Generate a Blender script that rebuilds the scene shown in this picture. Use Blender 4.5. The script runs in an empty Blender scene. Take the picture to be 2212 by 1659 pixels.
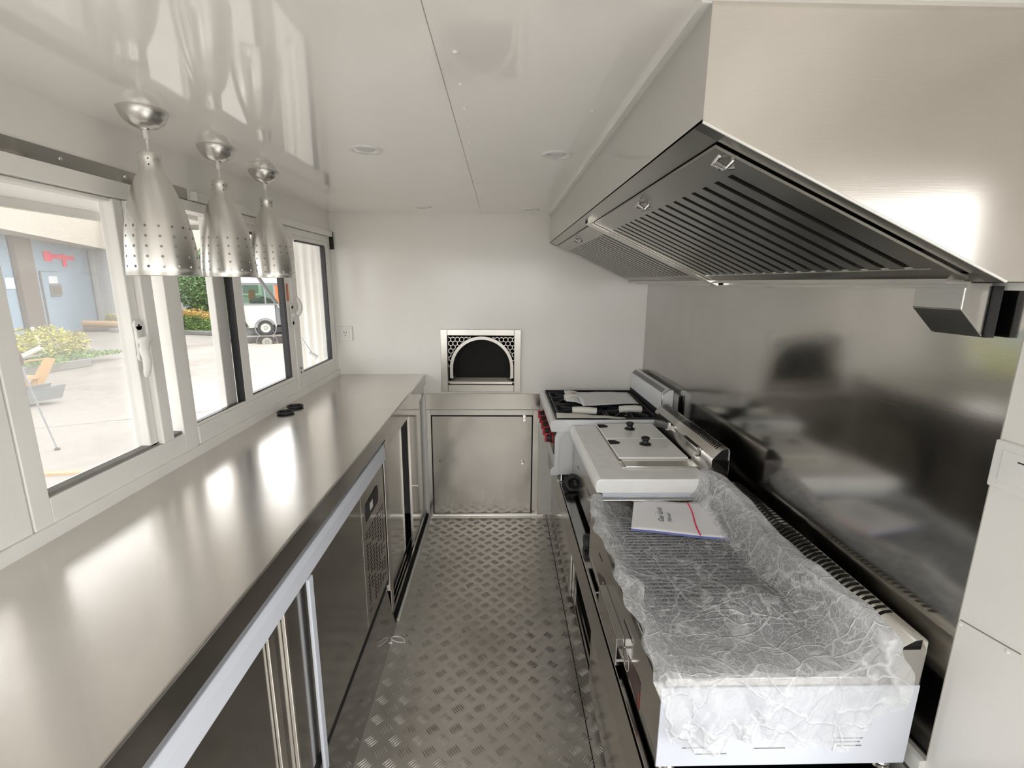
import bpy, bmesh, math, random
from math import sin, cos, pi, radians, atan2, hypot
from mathutils import Vector, Matrix, noise
random.seed(7)
S = bpy.context.scene
COL = S.collection

# ------------------------------------------------------------------ camera
YAW, PITCH, ROLL, FPX = 0.0242, 0.2100, 0.0077, 1031.7
fw = Vector((sin(YAW)*cos(PITCH), cos(YAW)*cos(PITCH), -sin(PITCH)))
rt = Vector((cos(YAW), -sin(YAW), 0)); up = rt.cross(fw)
r2 = cos(ROLL)*rt + sin(ROLL)*up; u2 = -sin(ROLL)*rt + cos(ROLL)*up
cd = bpy.data.cameras.new('camera'); cam = bpy.data.objects.new('camera', cd); COL.objects.link(cam)
cam.matrix_world = Matrix(((r2.x, u2.x, -fw.x, 0), (r2.y, u2.y, -fw.y, 0), (r2.z, u2.z, -fw.z, 1.6), (0, 0, 0, 1)))
cd.sensor_width = 36; cd.lens = FPX/2212*36; cd.clip_start = 0.02; cd.clip_end = 300
S.camera = cam

# ------------------------------------------------------------------ world, sun, exposure
w = bpy.data.worlds.new('sky'); S.world = w; w.use_nodes = True
nt = w.node_tree; nt.nodes.clear()
tc = nt.nodes.new('ShaderNodeTexCoord'); sp = nt.nodes.new('ShaderNodeSeparateXYZ')
rp = nt.nodes.new('ShaderNodeValToRGB'); bg = nt.nodes.new('ShaderNodeBackground'); wo = nt.nodes.new('ShaderNodeOutputWorld')
nt.links.new(tc.outputs['Generated'], sp.inputs[0]); nt.links.new(sp.outputs['Z'], rp.inputs[0])
rp.color_ramp.elements[0].position = 0.0; rp.color_ramp.elements[0].color = (1.0, 0.985, 0.955, 1)
rp.color_ramp.elements[1].position = 0.9; rp.color_ramp.elements[1].color = (0.90, 0.93, 0.97, 1)
nt.links.new(rp.outputs[0], bg.inputs[0]); nt.links.new(bg.outputs[0], wo.inputs[0])
bg.inputs[1].default_value = 2.4
sd = bpy.data.lights.new('sun', 'SUN'); sun = bpy.data.objects.new('sun', sd); COL.objects.link(sun)
sd.energy = 1.2; sd.angle = radians(30); sd.color = (1.0, 0.95, 0.86)
sun.rotation_euler = (radians(38), 0, radians(150))
S.view_settings.view_transform = 'Standard'; S.view_settings.look = 'None'
S.view_settings.gamma = 1; S.view_settings.use_curve_mapping = False
S.view_settings.exposure = 1.0
S.cycles.max_bounces = 14; S.cycles.diffuse_bounces = 7; S.cycles.glossy_bounces = 6
S.cycles.transparent_max_bounces = 16; S.cycles.transmission_bounces = 6
S.cycles.sample_clamp_indirect = 6
S.cycles.use_denoising = True

# ------------------------------------------------------------------ materials
class N:
    """tiny node helper"""
    def __init__(s, name):
        s.m = bpy.data.materials.new(name); s.m.use_nodes = True; s.t = s.m.node_tree; s.t.nodes.clear()
        s.out = s.new('ShaderNodeOutputMaterial')
    def new(s, k, **kw):
        n = s.t.nodes.new(k)
        for a, b in kw.items(): setattr(n, a, b)
        return n
    def lk(s, a, b): s.t.links.new(a, b)
    def math(s, op, a, b=None, c=None):
        n = s.new('ShaderNodeMath', operation=op)
        for i, v in enumerate((a, b, c)):
            if v is None: continue
            if isinstance(v, (int, float)): n.inputs[i].default_value = v
            else: s.lk(v, n.inputs[i])
        return n.outputs[0]
    def noise(s, scale, detail=2, vec=None, rough=.5):
        n = s.new('ShaderNodeTexNoise'); n.inputs['Scale'].default_value = scale; n.inputs['Detail'].default_value = detail
        n.inputs['Roughness'].default_value = rough
        if vec is not None: s.lk(vec, n.inputs['Vector'])
        return n.outputs[0]
    def obj(s, sc=None, rot=None):
        t = s.new('ShaderNodeTexCoord').outputs['Object']
        if sc is None: return t
        m = s.new('ShaderNodeMapping'); m.inputs['Scale'].default_value = sc
        if rot: m.inputs['Rotation'].default_value = rot
        s.lk(t, m.inputs[0]); return m.outputs[0]
    def ramp(s, v, stops):
        n = s.new('ShaderNodeValToRGB'); e = n.color_ramp.elements
        while len(e) < len(stops): e.new(.5)
        for i, (p, c) in enumerate(stops): e[i].position = p; e[i].color = (*c, 1)
        s.lk(v, n.inputs[0]); return n.outputs[0]
    def bump(s, h, st, dist=.001):
        n = s.new('ShaderNodeBump'); n.inputs['Strength'].default_value = st; n.inputs['Distance'].default_value = dist
        s.lk(h, n.inputs['Height']); return n.outputs[0]
    def pbr(s, color, rough=.5, metal=0, normal=None, **kw):
        n = s.new('ShaderNodeBsdfPrincipled')
        for k, v in (('Base Color', color), ('Roughness', rough), ('Metallic', metal)):
            if isinstance(v, tuple): n.inputs[k].default_value = (*v, 1)
            elif isinstance(v, (int, float)): n.inputs[k].default_value = v
            else: s.lk(v, n.inputs[k])
        if normal is not None: s.lk(normal, n.inputs['Normal'])
        for k, v in kw.items(): n.inputs[k.replace('_', ' ')].default_value = v
        s.sh = n.outputs[0]; s.lk(s.sh, s.out.inputs[0]); return n

def paint(name, c, rough=.4, spec=.5, grain=.03, scale=6):
    n = N(name); v = n.noise(scale, 3, n.obj())
    col = n.ramp(v, [(.3, tuple(x*(1-grain) for x in c)), (.7, tuple(min(1, x*(1+grain)) for x in c))])
    n.pbr(col, rough, 0, Specular_IOR_Level=spec); return n.m

def steel(name, c=(.53, .515, .487), rough=.2, brush=(2, 60, 60), bs=.15, wave=0, wscale=2.5, var=.06):
    n = N(name); o = n.obj(brush); f = n.noise(12, 2, o)
    b = n.math('MULTIPLY_ADD', f, var, rough-var/2)
    nb = n.bump(f, bs, .0004)
    if wave:
        wv = n.noise(wscale, 1, n.obj()); nn = n.new('ShaderNodeBump'); nn.inputs['Strength'].default_value = 1
        nn.inputs['Distance'].default_value = wave; n.lk(wv, nn.inputs['Height']); n.lk(nb, nn.inputs['Normal']); nb = nn.outputs[0]
    sm = n.noise(5, 3, n.obj())
    col = n.ramp(sm, [(.3, tuple(x*.93 for x in c)), (.7, c)])
    n.pbr(col, b, 1, nb); return n.m

M = {}
M['white'] = paint('white_panel', (.845, .83, .795), .16, .5, .01)
M['ceil'] = paint('ceiling_panel', (.93, .915, .88), .055, .75, .01)
M['frame'] = paint('window_frame_white', (.86, .85, .82), .28)
M['plastic'] = paint('white_plastic', (.80, .80, .78), .3)
M['trimw'] = paint('white_trim', (.84, .84, .81), .35)
M['bluewhite'] = paint('daylit_bluish_white', (.64, .67, .74), .28, .5, .02)  # white strips and sides; door daylight put into the bluish brightness
M['film_steel'] = paint('film_covered_steel', (.70, .70, .70), .30, .5, .04, 14)
M['black'] = paint('black_rubber', (.012, .012, .014), .45)
M['gasket'] = paint('black_gasket', (.012, .012, .016), .35)
M['iron'] = paint('cast_iron', (.018, .018, .022), .5, .4)
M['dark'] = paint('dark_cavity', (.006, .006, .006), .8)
M['red'] = paint('red_plastic', (.55, .02, .03), .3)
M['maroon'] = paint('maroon_label', (.05, .014, .012), .3)
M['paper'] = paint('paper', (.80, .80, .82), .7)
M['foam'] = paint('foam_wrap', (.74, .73, .68), .8)
M['board'] = paint('cardboard_white', (.66, .65, .60), .8)
M['bluep'] = paint('blue_binding', (.08, .10, .35), .5)
M['steel'] = steel('steel', rough=.22)
M['grate'] = steel('grill_bar_steel', (.20, .20, .21), .35)
M['steel_top'] = steel('worktop_steel', (.70, .672, .635), .22, (40, 4, 40), .0, .0035, 2.6, .02)
M['steel_mirror'] = steel('mirror_steel', (.56, .55, .53), .13, (60, 60, 1.5), .08, .0018, 2.2)
M['steel_wall'] = steel('backsplash_steel', (.53, .515, .49), .13, (60, 1.5, 60), .03, .010, 1.7)
M['steel_dark'] = steel('dark_steel', (.44, .425, .40), .12, (60, 1.5, 60), .05)
M['steel_hood'] = steel('hood_steel', (.74, .71, .67), .24, (1.5, 60, 60), .12, .001, 2)
M['steel_bright'] = steel('bright_steel', (.74, .72, .68), .14)
M['steel_lamp'] = steel('lamp_steel', (.70, .69, .66), .28, (1, 1, 1), .0, var=.0)
M['steel_filter'] = steel('filter_steel', (.40, .395, .37), .25, (1.5, 60, 60), .1)
M['enamel'] = paint('enamel_front', (.74, .76, .78), .25)
M['recess_brown'] = paint('recess_dark_brown', (.16, .13, .115), .7)  # dark brown that paints the shade of recesses
M['chrome'] = steel('chrome', (.8, .8, .8), .08, (1, 1, 1), 0)
M['grey'] = paint('grey_metal_paint', (.22, .23, .24), .4)
M['diff'] = paint('lamp_diffuser', (.72, .71, .72), .5)
M['deck'] = paint('oven_deck', (.60, .57, .51), .6)
M['darksteel_bar'] = paint('dark_bar', (.05, .05, .055), .4)

# thin glass
def glass(name, haze=0.0, tint=(.92, .92, .92)):
    n = N(name); tr = n.new('ShaderNodeBsdfTransparent'); tr.inputs[0].default_value = (*tint, 1)
    gl = n.new('ShaderNodeBsdfGlossy'); gl.inputs['Roughness'].default_value = .01
    lw = n.new('ShaderNodeLayerWeight'); lw.inputs[0].default_value = .5
    fr = n.math('MULTIPLY_ADD', n.math('POWER', lw.outputs['Facing'], 5), .5, .025)
    mx = n.new('ShaderNodeMixShader'); n.lk(fr, mx.inputs[0]); n.lk(tr.outputs[0], mx.inputs[1]); n.lk(gl.outputs[0], mx.inputs[2])
    n.lk(mx.outputs[0], n.out.inputs[0]); return n.m
M['glass'] = glass('window_glass')
M['glass_g'] = glass('green_glass', tint=(.55, .72, .62))
# insect screen: fine white mesh, partly see-through
n = N('insect_screen'); o = n.obj(); s_ = n.new('ShaderNodeSeparateXYZ'); n.lk(o, s_.inputs[0])
wz = n.math('SINE', n.math('MULTIPLY', s_.outputs['Z'], 1500))
fac = n.math('MULTIPLY_ADD', wz, .02, .26)
tr = n.new('ShaderNodeBsdfTransparent'); df = n.new('ShaderNodeBsdfTranslucent'); df.inputs[0].default_value = (.8, .8, .78, 1)
d2 = n.new('ShaderNodeBsdfDiffuse'); d2.inputs[0].default_value = (.7, .7, .7, 1); ad = n.new('ShaderNodeMixShader')
n.lk(df.outputs[0], ad.inputs[1]); n.lk(d2.outputs[0], ad.inputs[2])
mx = n.new('ShaderNodeMixShader'); n.lk(fac, mx.inputs[0]); n.lk(tr.outputs[0], mx.inputs[1]); n.lk(ad.outputs[0], mx.inputs[2]); n.lk(mx.outputs[0], n.out.inputs[0])
M['screen'] = n.m
# perforated lamp shade (holes are really transparent)
n = N('perforated_steel'); o = n.obj(); s_ = n.new('ShaderNodeSeparateXYZ'); n.lk(o, s_.inputs[0])
th = n.math('ARCTAN2', s_.outputs['Y'], s_.outputs['X'])
def holes(n, th, z, NC, z0, pitch, rows, R, rad, off=0.0):
    a = n.math('FRACT', n.math('ADD', n.math('MULTIPLY', th, NC/(2*pi)), off+10)); a = n.math('MULTIPLY', n.math('SUBTRACT', a, .5), 2*pi*R/NC)
    zz = n.math('DIVIDE', n.math('SUBTRACT', z, z0), pitch); b = n.math('MULTIPLY', n.math('SUBTRACT', n.math('FRACT', n.math('ADD', zz, 10.5)), .5), pitch)
    d = n.math('LESS_THAN', n.math('ADD', n.math('MULTIPLY', a, a), n.math('MULTIPLY', b, b)), rad*rad)
    lo = n.math('GREATER_THAN', zz, -.5); hi = n.math('LESS_THAN', zz, rows-.5)
    return n.math('MULTIPLY', d, n.math('MULTIPLY', lo, hi))
h1 = holes(n, th, s_.outputs['Z'], 16, .022, .0245, 5, .081, .0034)
h2 = holes(n, th, s_.outputs['Z'], 4, .270, .014, 2, .026, .0020, .2)
hh = n.math('MAXIMUM', h1, h2)
f = n.noise(12, 2, n.obj((3, 3, 120)))
pb = n.pbr((.76, .75, .72), .27, 1)
tr = n.new('ShaderNodeBsdfTransparent'); mx = n.new('ShaderNodeMixShader')
n.lk(hh, mx.inputs[0]); n.lk(n.sh, mx.inputs[1]); n.lk(tr.outputs[0], mx.inputs[2]); n.lk(mx.outputs[0], n.out.inputs[0])
M['perf'] = n.m
# floor plate
n = N('tread_plate'); v = n.noise(3, 4, n.obj()); f = n.noise(160, 2, n.obj())
col = n.ramp(v, [(.3, (.62, .59, .555)), (.7, (.80, .77, .73))])
n.pbr(col, n.math('MULTIPLY_ADD', v, .3, .22), .9, n.bump(f, .25, .0006)); M['floor'] = n.m
# plastic film
def film(name, base, gain, crack, center):
    """thin milky plastic: see-through, whiter along creases and where it lies in several layers"""
    n = N(name); o = n.obj()
    wn = n.new('ShaderNodeTexNoise'); wn.inputs['Scale'].default_value = 7; wn.inputs['Detail'].default_value = 3; n.lk(o, wn.inputs['Vector'])
    wp = n.new('ShaderNodeMixRGB'); wp.blend_type = 'ADD'; wp.inputs[0].default_value = .12; n.lk(o, wp.inputs[1]); n.lk(wn.outputs['Color'], wp.inputs[2])
    def cracks(sc, stretch, th, rot=(0, 0, 0)):
        m = n.new('ShaderNodeMapping'); m.inputs['Scale'].default_value = stretch; m.inputs['Rotation'].default_value = rot; n.lk(wp.outputs[0], m.inputs[0])
        v = n.new('ShaderNodeTexVoronoi', feature='DISTANCE_TO_EDGE'); v.inputs['Scale'].default_value = sc; n.lk(m.outputs[0], v.inputs['Vector'])
        q = n.math('DIVIDE', v.outputs['Distance'], th); return n.math('SUBTRACT', 1, n.math('MINIMUM', q, 1))
    c1 = cracks(30, (1, 1.6, 1), .05); c2_ = cracks(62, (1.4, .8, 1), .07, (0, 0, .7)); c3 = cracks(9, (1, .35, .5), .03, (.3, 0, .9)); c4 = cracks(16, (.35, 1, .6), .04, (0, .2, -.4))
    fine = n.math('MULTIPLY', n.math('ADD', c1, c2_), crack)
    long_ = n.math('ADD', c3, c4)
    big = n.noise(6, 2, o)
    lw = n.new('ShaderNodeLayerWeight'); lw.inputs[0].default_value = .3
    fac = n.math('ADD', n.math('ADD', fine, n.math('MULTIPLY', long_, gain)), n.math('MULTIPLY_ADD', big, .12, base))
    fac = n.math('ADD', fac, n.math('MULTIPLY', lw.outputs['Facing'], .25))
    if center:
        sx = n.new('ShaderNodeSeparateXYZ'); n.lk(o, sx.inputs[0])
        ex_ = n.math('ABSOLUTE', n.math('ADD', sx.outputs['X'], .03)); e1 = n.math('MULTIPLY', n.math('MAXIMUM', n.math('SUBTRACT', ex_, .14), 0), 3.6)
        e2 = n.math('MULTIPLY', n.math('MAXIMUM', n.math('SUBTRACT', -.12, sx.outputs['Y']), 0), 1.7)
        fac = n.math('ADD', fac, n.math('MINIMUM', n.math('MAXIMUM', e1, e2), .38))
    fac = n.math('MINIMUM', fac, .93)
    bp = n.bump(n.math('ADD', n.math('ADD', long_, n.math('MULTIPLY', c1, .4)), big), .7, .003)
    n.pbr((.86, .87, .88), .16, 0, bp, Specular_IOR_Level=.8)
    tl = n.new('ShaderNodeBsdfTranslucent'); tl.inputs[0].default_value = (.85, .86, .88, 1)
    m1 = n.new('ShaderNodeMixShader'); m1.inputs[0].default_value = .35; n.lk(n.sh, m1.inputs[1]); n.lk(tl.outputs[0], m1.inputs[2])
    tr = n.new('ShaderNodeBsdfTransparent'); tr.inputs[0].default_value = (.97, .97, .97, 1)
    m2 = n.new('ShaderNodeMixShader'); n.lk(fac, m2.inputs[0]); n.lk(tr.outputs[0], m2.inputs[1]); n.lk(m1.outputs[0], m2.inputs[2])
    n.lk(m2.outputs[0], n.out.inputs[0]); return n.m
M['film'] = film('clear_plastic_film', .10, .34, .36, True)
M['film2'] = film('folded_plastic_film', .38, .34, .0, False)
# outdoors
n = N('yard_concrete'); a = n.noise(.35, 5, n.obj()); b = n.noise(6, 4, n.obj())
s1 = n.math('ADD', n.math('MULTIPLY', a, .75), n.math('MULTIPLY', b, .25))
col = n.ramp(s1, [(.32, (.19, .165, .14)), (.46, (.265, .24, .21)), (.7, (.31, .285, .255))])
n.pbr(col, .75, 0, n.bump(b, .3, .01)); M['yard'] = n.m
n = N('puddle_water'); n.pbr((.07, .055, .045), .03, 0, Specular_IOR_Level=.8); M['puddle'] = n.m
def ribbed(name, c, c2, scale, axis=0, rough=.5):
    n = N(name); o = n.obj(); s_ = n.new('ShaderNodeSeparateXYZ'); n.lk(o, s_.inputs[0])
    v = n.math('FRACT', n.math('MULTIPLY', s_.outputs[axis], scale)); st = n.math('LESS_THAN', v, .07)
    col = n.ramp(st, [(0, c), (1, c2)]); n.pbr(col, rough); return n.m
M['bluewall'] = paint('pale_blue_wall', (.30, .40, .50), .6, .3, .04, 1.5)
M['greywall'] = ribbed('grey_ribbed_cladding', (.40, .40, .43), (.28, .28, .31), 1.1)
M['plaster'] = paint('grey_plaster', (.43, .43, .42), .8, .2, .05, 2)
M['eave'] = paint('cream_eave', (.52, .47, .40), .7)
M['kerb'] = paint('kerb_concrete', (.22, .215, .20), .85, .3, .15, 8)
M['leaf_y'] = paint('yellow_green_leaf', (.46, .43, .09), .5, .4, .45, 3)
M['leaf_g'] = paint('green_leaf', (.17, .27, .07), .5, .4, .4, 3)
M['leaf_o'] = paint('orange_leaf', (.52, .33, .09), .5, .4, .4, 3)
M['leaf_d'] = paint('dark_green_leaf', (.13, .22, .09), .5, .4, .4, 3)
M['bark'] = paint('bark', (.14, .10, .07), .9)
M['wood'] = paint('raw_wood', (.50, .30, .13), .7)
M['orange'] = paint('orange_paint', (.70, .15, .03), .4)
M['truck'] = paint('cream_paint', (.60, .60, .52), .35)
M['tyre'] = paint('tyre_rubber', (.035, .033, .032), .7)
M['gtray'] = paint('galvanised_sheet', (.16, .17, .17), .5)
M['redtape'] = paint('red_marking', (.95, .01, .10), .5)

# ------------------------------------------------------------------ mesh helpers
class B:
    def __init__(s): s.v = []; s.f = []
    def add(s, vs, fs):
        o = len(s.v); s.v += [tuple(v) for v in vs]; s.f += [tuple(i+o for i in f) for f in fs]; return s
    def box(s, x0, x1, y0, y1, z0, z1):
        if x0 > x1: x0, x1 = x1, x0
        if y0 > y1: y0, y1 = y1, y0
        if z0 > z1: z0, z1 = z1, z0
        return s.add([(x, y, z) for x in (x0, x1) for y in (y0, y1) for z in (z0, z1)],
                     [(0, 1, 3, 2), (4, 6, 7, 5), (0, 4, 5, 1), (2, 3, 7, 6), (0, 2, 6, 4), (1, 5, 7, 3)])
    def prism(s, pts, axis, a0, a1):
        """pts: 2D polygon in the two other axes (order x,y,z without axis), extruded a0..a1"""
        def mk(p, a):
            q = list(p); q.insert(axis, a); return tuple(q)
        n = len(pts); vs = [mk(p, a0) for p in pts]+[mk(p, a1) for p in pts]
        fs = [tuple(range(n))[::-1], tuple(range(n, 2*n))]+[(i, (i+1) % n, n+(i+1) % n, n+i) for i in range(n)]
        return s.add(vs, fs)
    def shell(s, pts, axis, a0, a1):
        """open sheet: polyline extruded"""
        def mk(p, a):
            q = list(p); q.insert(axis, a); return tuple(q)
        n = len(pts); vs = [mk(p, a0) for p in pts]+[mk(p, a1) for p in pts]
        return s.add(vs, [(i, i+1, n+i+1, n+i) for i in range(n-1)])
    def tube(s, path, r, n=10, cap=True):
        path = [Vector(p) for p in path]; rings = []; m = len(path)
        rad = r if isinstance(r, (list, tuple)) else [r]*m
        t0 = (path[1]-path[0]).normalized(); u = t0.orthogonal().normalized()
        for i, p in enumerate(path):
            t = (path[min(i+1, m-1)]-path[max(i-1, 0)]).normalized()
            u = (u-t*u.dot(t)).normalized(); v_ = t.cross(u)
            rings.append([p+rad[i]*(cos(2*pi*k/n)*u+sin(2*pi*k/n)*v_) for k in range(n)])
        vs = [q for r_ in rings for q in r_]
        fs = [(i*n+k, i*n+(k+1) % n, (i+1)*n+(k+1) % n, (i+1)*n+k) for i in range(m-1) for k in range(n)]
        if cap: fs += [tuple(range(n))[::-1], tuple(range((m-1)*n, m*n))]
        return s.add(vs, fs)
    def cyl(s, p0, p1, r, n=20): return s.tube([p0, p1], r, n)
    def lathe(s, prof, c, axis=2, n=40, cap0=False, cap1=False):
        """prof: (radius, height) list along axis from centre c"""
        vs = []
        for r, h in prof:
            for k in range(n):
                a = 2*pi*k/n; p = [r*cos(a), r*sin(a)]; p.insert(axis, h); vs.append((c[0]+p[0], c[1]+p[1], c[2]+p[2]))
        m = len(prof); fs = [(i*n+k, i*n+(k+1) % n, (i+1)*n+(k+1) % n, (i+1)*n+k) for i in range(m-1) for k in range(n)]
        if cap0: fs.append(tuple(range(n))[::-1])
        if cap1: fs.append(tuple(range((m-1)*n, m*n)))
        return s.add(vs, fs)
    def grid(s, nu, nv, fn):
        vs = [fn(i/(nu-1), j/(nv-1)) for j in range(nv) for i in range(nu)]
        return s.add(vs, [(j*nu+i, j*nu+i+1, (j+1)*nu+i+1, (j+1)*nu+i) for j in range(nv-1) for i in range(nu-1)])

def wloc(o):
    v = Vector((0, 0, 0))
    while o is not None: v += o.location; o = o.parent
    return v
def fixn(me):
    bm = bmesh.new(); bm.from_mesh(me); bmesh.ops.recalc_face_normals(bm, faces=bm.faces); bm.to_mesh(me); bm.free()
def obj(name, b, mat, parent=None, smooth=False, bev=0, solid=0, loc=None, seg=2):
    me = bpy.data.meshes.new(name)
    off = wloc(parent) if parent else Vector((0, 0, 0))
    if parent is None and loc is not None: off = Vector(loc)
    me.from_pydata([(v[0]-off.x, v[1]-off.y, v[2]-off.z) for v in b.v], [], b.f); fixn(me)
    me.materials.append(M[mat] if isinstance(mat, str) else mat)
    o = bpy.data.objects.new(name, me); COL.objects.link(o)
    if parent: o.parent = parent
    elif loc is not None: o.location = loc
    if solid:
        md = o.modifiers.new('s', 'SOLIDIFY'); md.thickness = solid
    if bev:
        md = o.modifiers.new('b', 'BEVEL'); md.width = bev; md.segments = seg; md.limit_method = 'ANGLE'; md.angle_limit = radians(40)
    if smooth:
        for p in me.polygons: p.use_smooth = True
        if True:
            try: me.set_sharp_from_angle(angle=radians(40))
            except Exception: pass
    return o
def tag(o, label=None, cat=None, group=None, kind=None):
    if label: o['label'] = label
    if cat: o['category'] = cat
    if group: o['group'] = group
    if kind: o['kind'] = kind
    return o
def thing(name, loc, label, cat, group=None):
    o = bpy.data.objects.new(name, None); COL.objects.link(o); o.location = loc; o.empty_display_size = .05
    return tag(o, label, cat, group)
def struct(name, b, mat, parent=None, **k):
    o = obj(name, b, mat, parent, **k)
    if parent is None: o['kind'] = 'structure'
    return o
def copy_tree(o, parent=None):
    c = o.copy(); COL.objects.link(c)
    if parent: c.parent = parent
    for ch in list(o.children): copy_tree(ch, c)
    return c
# shared screw head, copied
_screw = {}
def screw(parent, p, axis, r=.004, mat='chrome', name='screw'):
    """axis: unit direction the head faces"""
    key = (axis, r, mat)
    if key not in _screw:
        b = B(); a = Vector(axis)
        b.tube([a*0, a*r*.25, a*r*.45], [r, r*.9, r*.45], 10)
        b2 = obj(name, b, mat, parent, smooth=True); b2.location = Vector(p)-wloc(parent); _screw[key] = b2.data; return b2
    o = bpy.data.objects.new(name, _screw[key]); COL.objects.link(o); o.parent = parent; o.location = Vector(p)-wloc(parent); return o

# ------------------------------------------------------------------ room shell
XL, XR, YE, ZC, YB = -1.055, .94, 3.092, 2.01, -1.3
struct('floor', B().box(-1.1, 1.0, YB, YE+.05, -.05, 0), 'floor')
# raised tread bars of the floor plate, part of the floor
tb = B(); st = .0425
for i in range(-13, 11):
    for j in range(-8, 76):
        if (i+j) % 2: continue
        cx, cy = i*st+.01, j*st+.6
        if not (-.485 < cx < .375 and .75 < cy < 3.06): continue
        ang = radians(45 if j % 2 else 128)
        d = (cos(ang), sin(ang)); q = (-d[1], d[0])
        for k in range(-2, 3):
            ox, oy = cx+q[0]*k*.0092, cy+q[1]*k*.0078; L, W_ = .0185, .0030
            pts = []
            for (a, b_, z) in ((-L, 0, .0002), (-L*.5, W_, .0002), (L*.5, W_, .0002), (L, 0, .0002), (L*.5, -W_, .0002), (-L*.5, -W_, .0002), (-L*.6, 0, .0017), (L*.6, 0, .0026)):
                pts.append((ox+d[0]*a+q[0]*b_, oy+d[1]*a+q[1]*b_, z))
            tb.add(pts, [(0, 1, 6), (1, 2, 7, 6), (2, 3, 7), (3, 4, 7), (4, 5, 6, 7), (5, 0, 6)])
obj('tread_pattern', tb, steel('worn_tread_steel', (.92, .89, .85), .38, (1, 1, 1), 0, var=.02), bpy.data.objects['floor'], smooth=True)
fs_ = B()
for y in [0.95+.33*k for k in range(7)]:
    for x in (-.43, -.17, .13, .30):
        fs_.lathe([(.005, 0), (.005, .0012), (.003, .0012), (.002, .0002)], (x, y+.02*sin(x*20), 0), 2, 10, False, True)
obj('floor_rivets', fs_, 'steel_dark', bpy.data.objects['floor'])
obj('floor_seam', B().box(.318, .3215, .7, YE, 0, .0012), 'dark', bpy.data.objects['floor'])

struct('ceiling', B().box(-1.12, 1.0, YB, YE+.07, ZC, ZC+.05), 'ceil')
b = B().box(-.121, -.1195, YB, YE, ZC-.0006, ZC+.001)
obj('ceiling_seam', b, paint('seam_sealant', (.42, .41, .39), .6), bpy.data.objects['ceiling'])
b = B()
for k in range(16): b.lathe([(.0055, 0), (.004, -.0022), (.0015, -.003)], (-.085-.002*k, .98+.145*k, ZC), 2, 10, False, True)
b.lathe([(.005, 0), (.003, -.003)], (.222, 1.275, ZC), 2, 10, False, True)
obj('ceiling_rivets', b, 'trimw', bpy.data.objects['ceiling'], smooth=True)
struct('trim_ceiling', B().box(.290, .305, .785, YE, ZC-.012, ZC), 'trimw')
struct('trim_hood_top', B().box(.30, .94, .772, .785, ZC-.010, ZC), 'trimw')

wl = B().box(XL-.065, XL, YB, YE, 0, 1.035).box(XL-.065, XL, YB, YE, 1.863, ZC).box(XL-.065, XL, 3.065, YE, 1.035, 1.863).box(XL-.065, XL, YB, -1.2, 1.035, 1.863)
struct('wall_left', wl, 'white')
we = B(); ox0, ox1, oz0, oz1 = -.346, .087, .936, 1.262
we.box(-1.12, ox0, YE, YE+.07, 0, ZC).box(ox1, 1.0, YE, YE+.07, 0, ZC).box(ox0, ox1, YE, YE+.07, 0, oz0).box(ox0, ox1, YE, YE+.07, oz1, ZC)
struct('wall_end', we, 'white')
wr = B().box(XR, 1.0, .62, YE, 0, ZC).box(XR, 1.0, -.90, .62, 1.80, ZC).box(XR, 1.0, YB, -.90, 0, ZC)  # door out of view; opening widened to let in more daylight
struct('wall_right', wr, 'white')
struct('wall_rear', B().box(-1.12, 1.0, YB-.06, YB, 0, 1.02).box(-1.12, 1.0, YB-.06, YB, 1.88, ZC).box(-1.12, -.98, YB-.06, YB, 1.02, 1.88).box(.86, 1.0, YB-.06, YB, 1.02, 1.88), 'white')  # unseen rear wall, added; wide opening shaped for light and reflections
struct('trim_door', B().box(.935, 1.005, .585, .622, 0, 1.82).box(.935, 1.005, -.93, -.895, 0, 1.82).box(.935, 1.005, -.895, .585, 1.785, 1.82), 'frame')
obj('wall_seam', B().prism([(.832, .932), (.72, .949), (.72, .951), (.832, .934)], 0, .9388, .9402), 'kerb', bpy.data.objects['wall_right'])
for q in ((.83, .925), (.74, .938)): screw(bpy.data.objects['wall_right'], (.939, *q), (-1, 0, 0), .005, 'trimw')

# dark steel strip over the window, ledge under it
struct('trim_window_top', B().box(XL, XL+.004, -1.2, 1.72, 1.863, 1.897), 'steel_dark')
t_ = bpy.data.objects['trim_window_top']
for y in (1.25, 1.45, 1.65, 1.05): screw(t_, (XL+.004, y, 1.880), (1, 0, 0), .005)
struct('trim_window_ledge', B().box(XL, XL+.012, -1.2, 3.09, 1.001, 1.036), 'frame', bev=.002)

# ------------------------------------------------------------------ window
XF = XL-.02   # inner face of frames
def stile(b, y0, y1, x0=XL-.06, x1=XL+.002, z0=1.095, z1=1.83): b.box(x0, x1, y0, y1, z0, z1)
# window 1 (nearest)
b = B().box(XL-.06, XL+.003, -1.14, .935, 1.036, 1.10).box(XL-.06, XL+.003, -1.14, .935, 1.815, 1.863)
stile(b, .935, 1.008, z0=1.036, z1=1.863); stile(b, -1.2, -1.14, z0=1.036, z1=1.863)
w1 = struct('window_1', b, 'frame', bev=.002)
obj('pane', B().box(XL-.035, XL-.031, -1.14, .935, 1.10, 1.815), 'glass', w1)
obj('insect_screen', B().box(XL-.052, XL-.0515, -1.14, .935, 1.10, 1.815), 'screen', w1)
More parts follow.
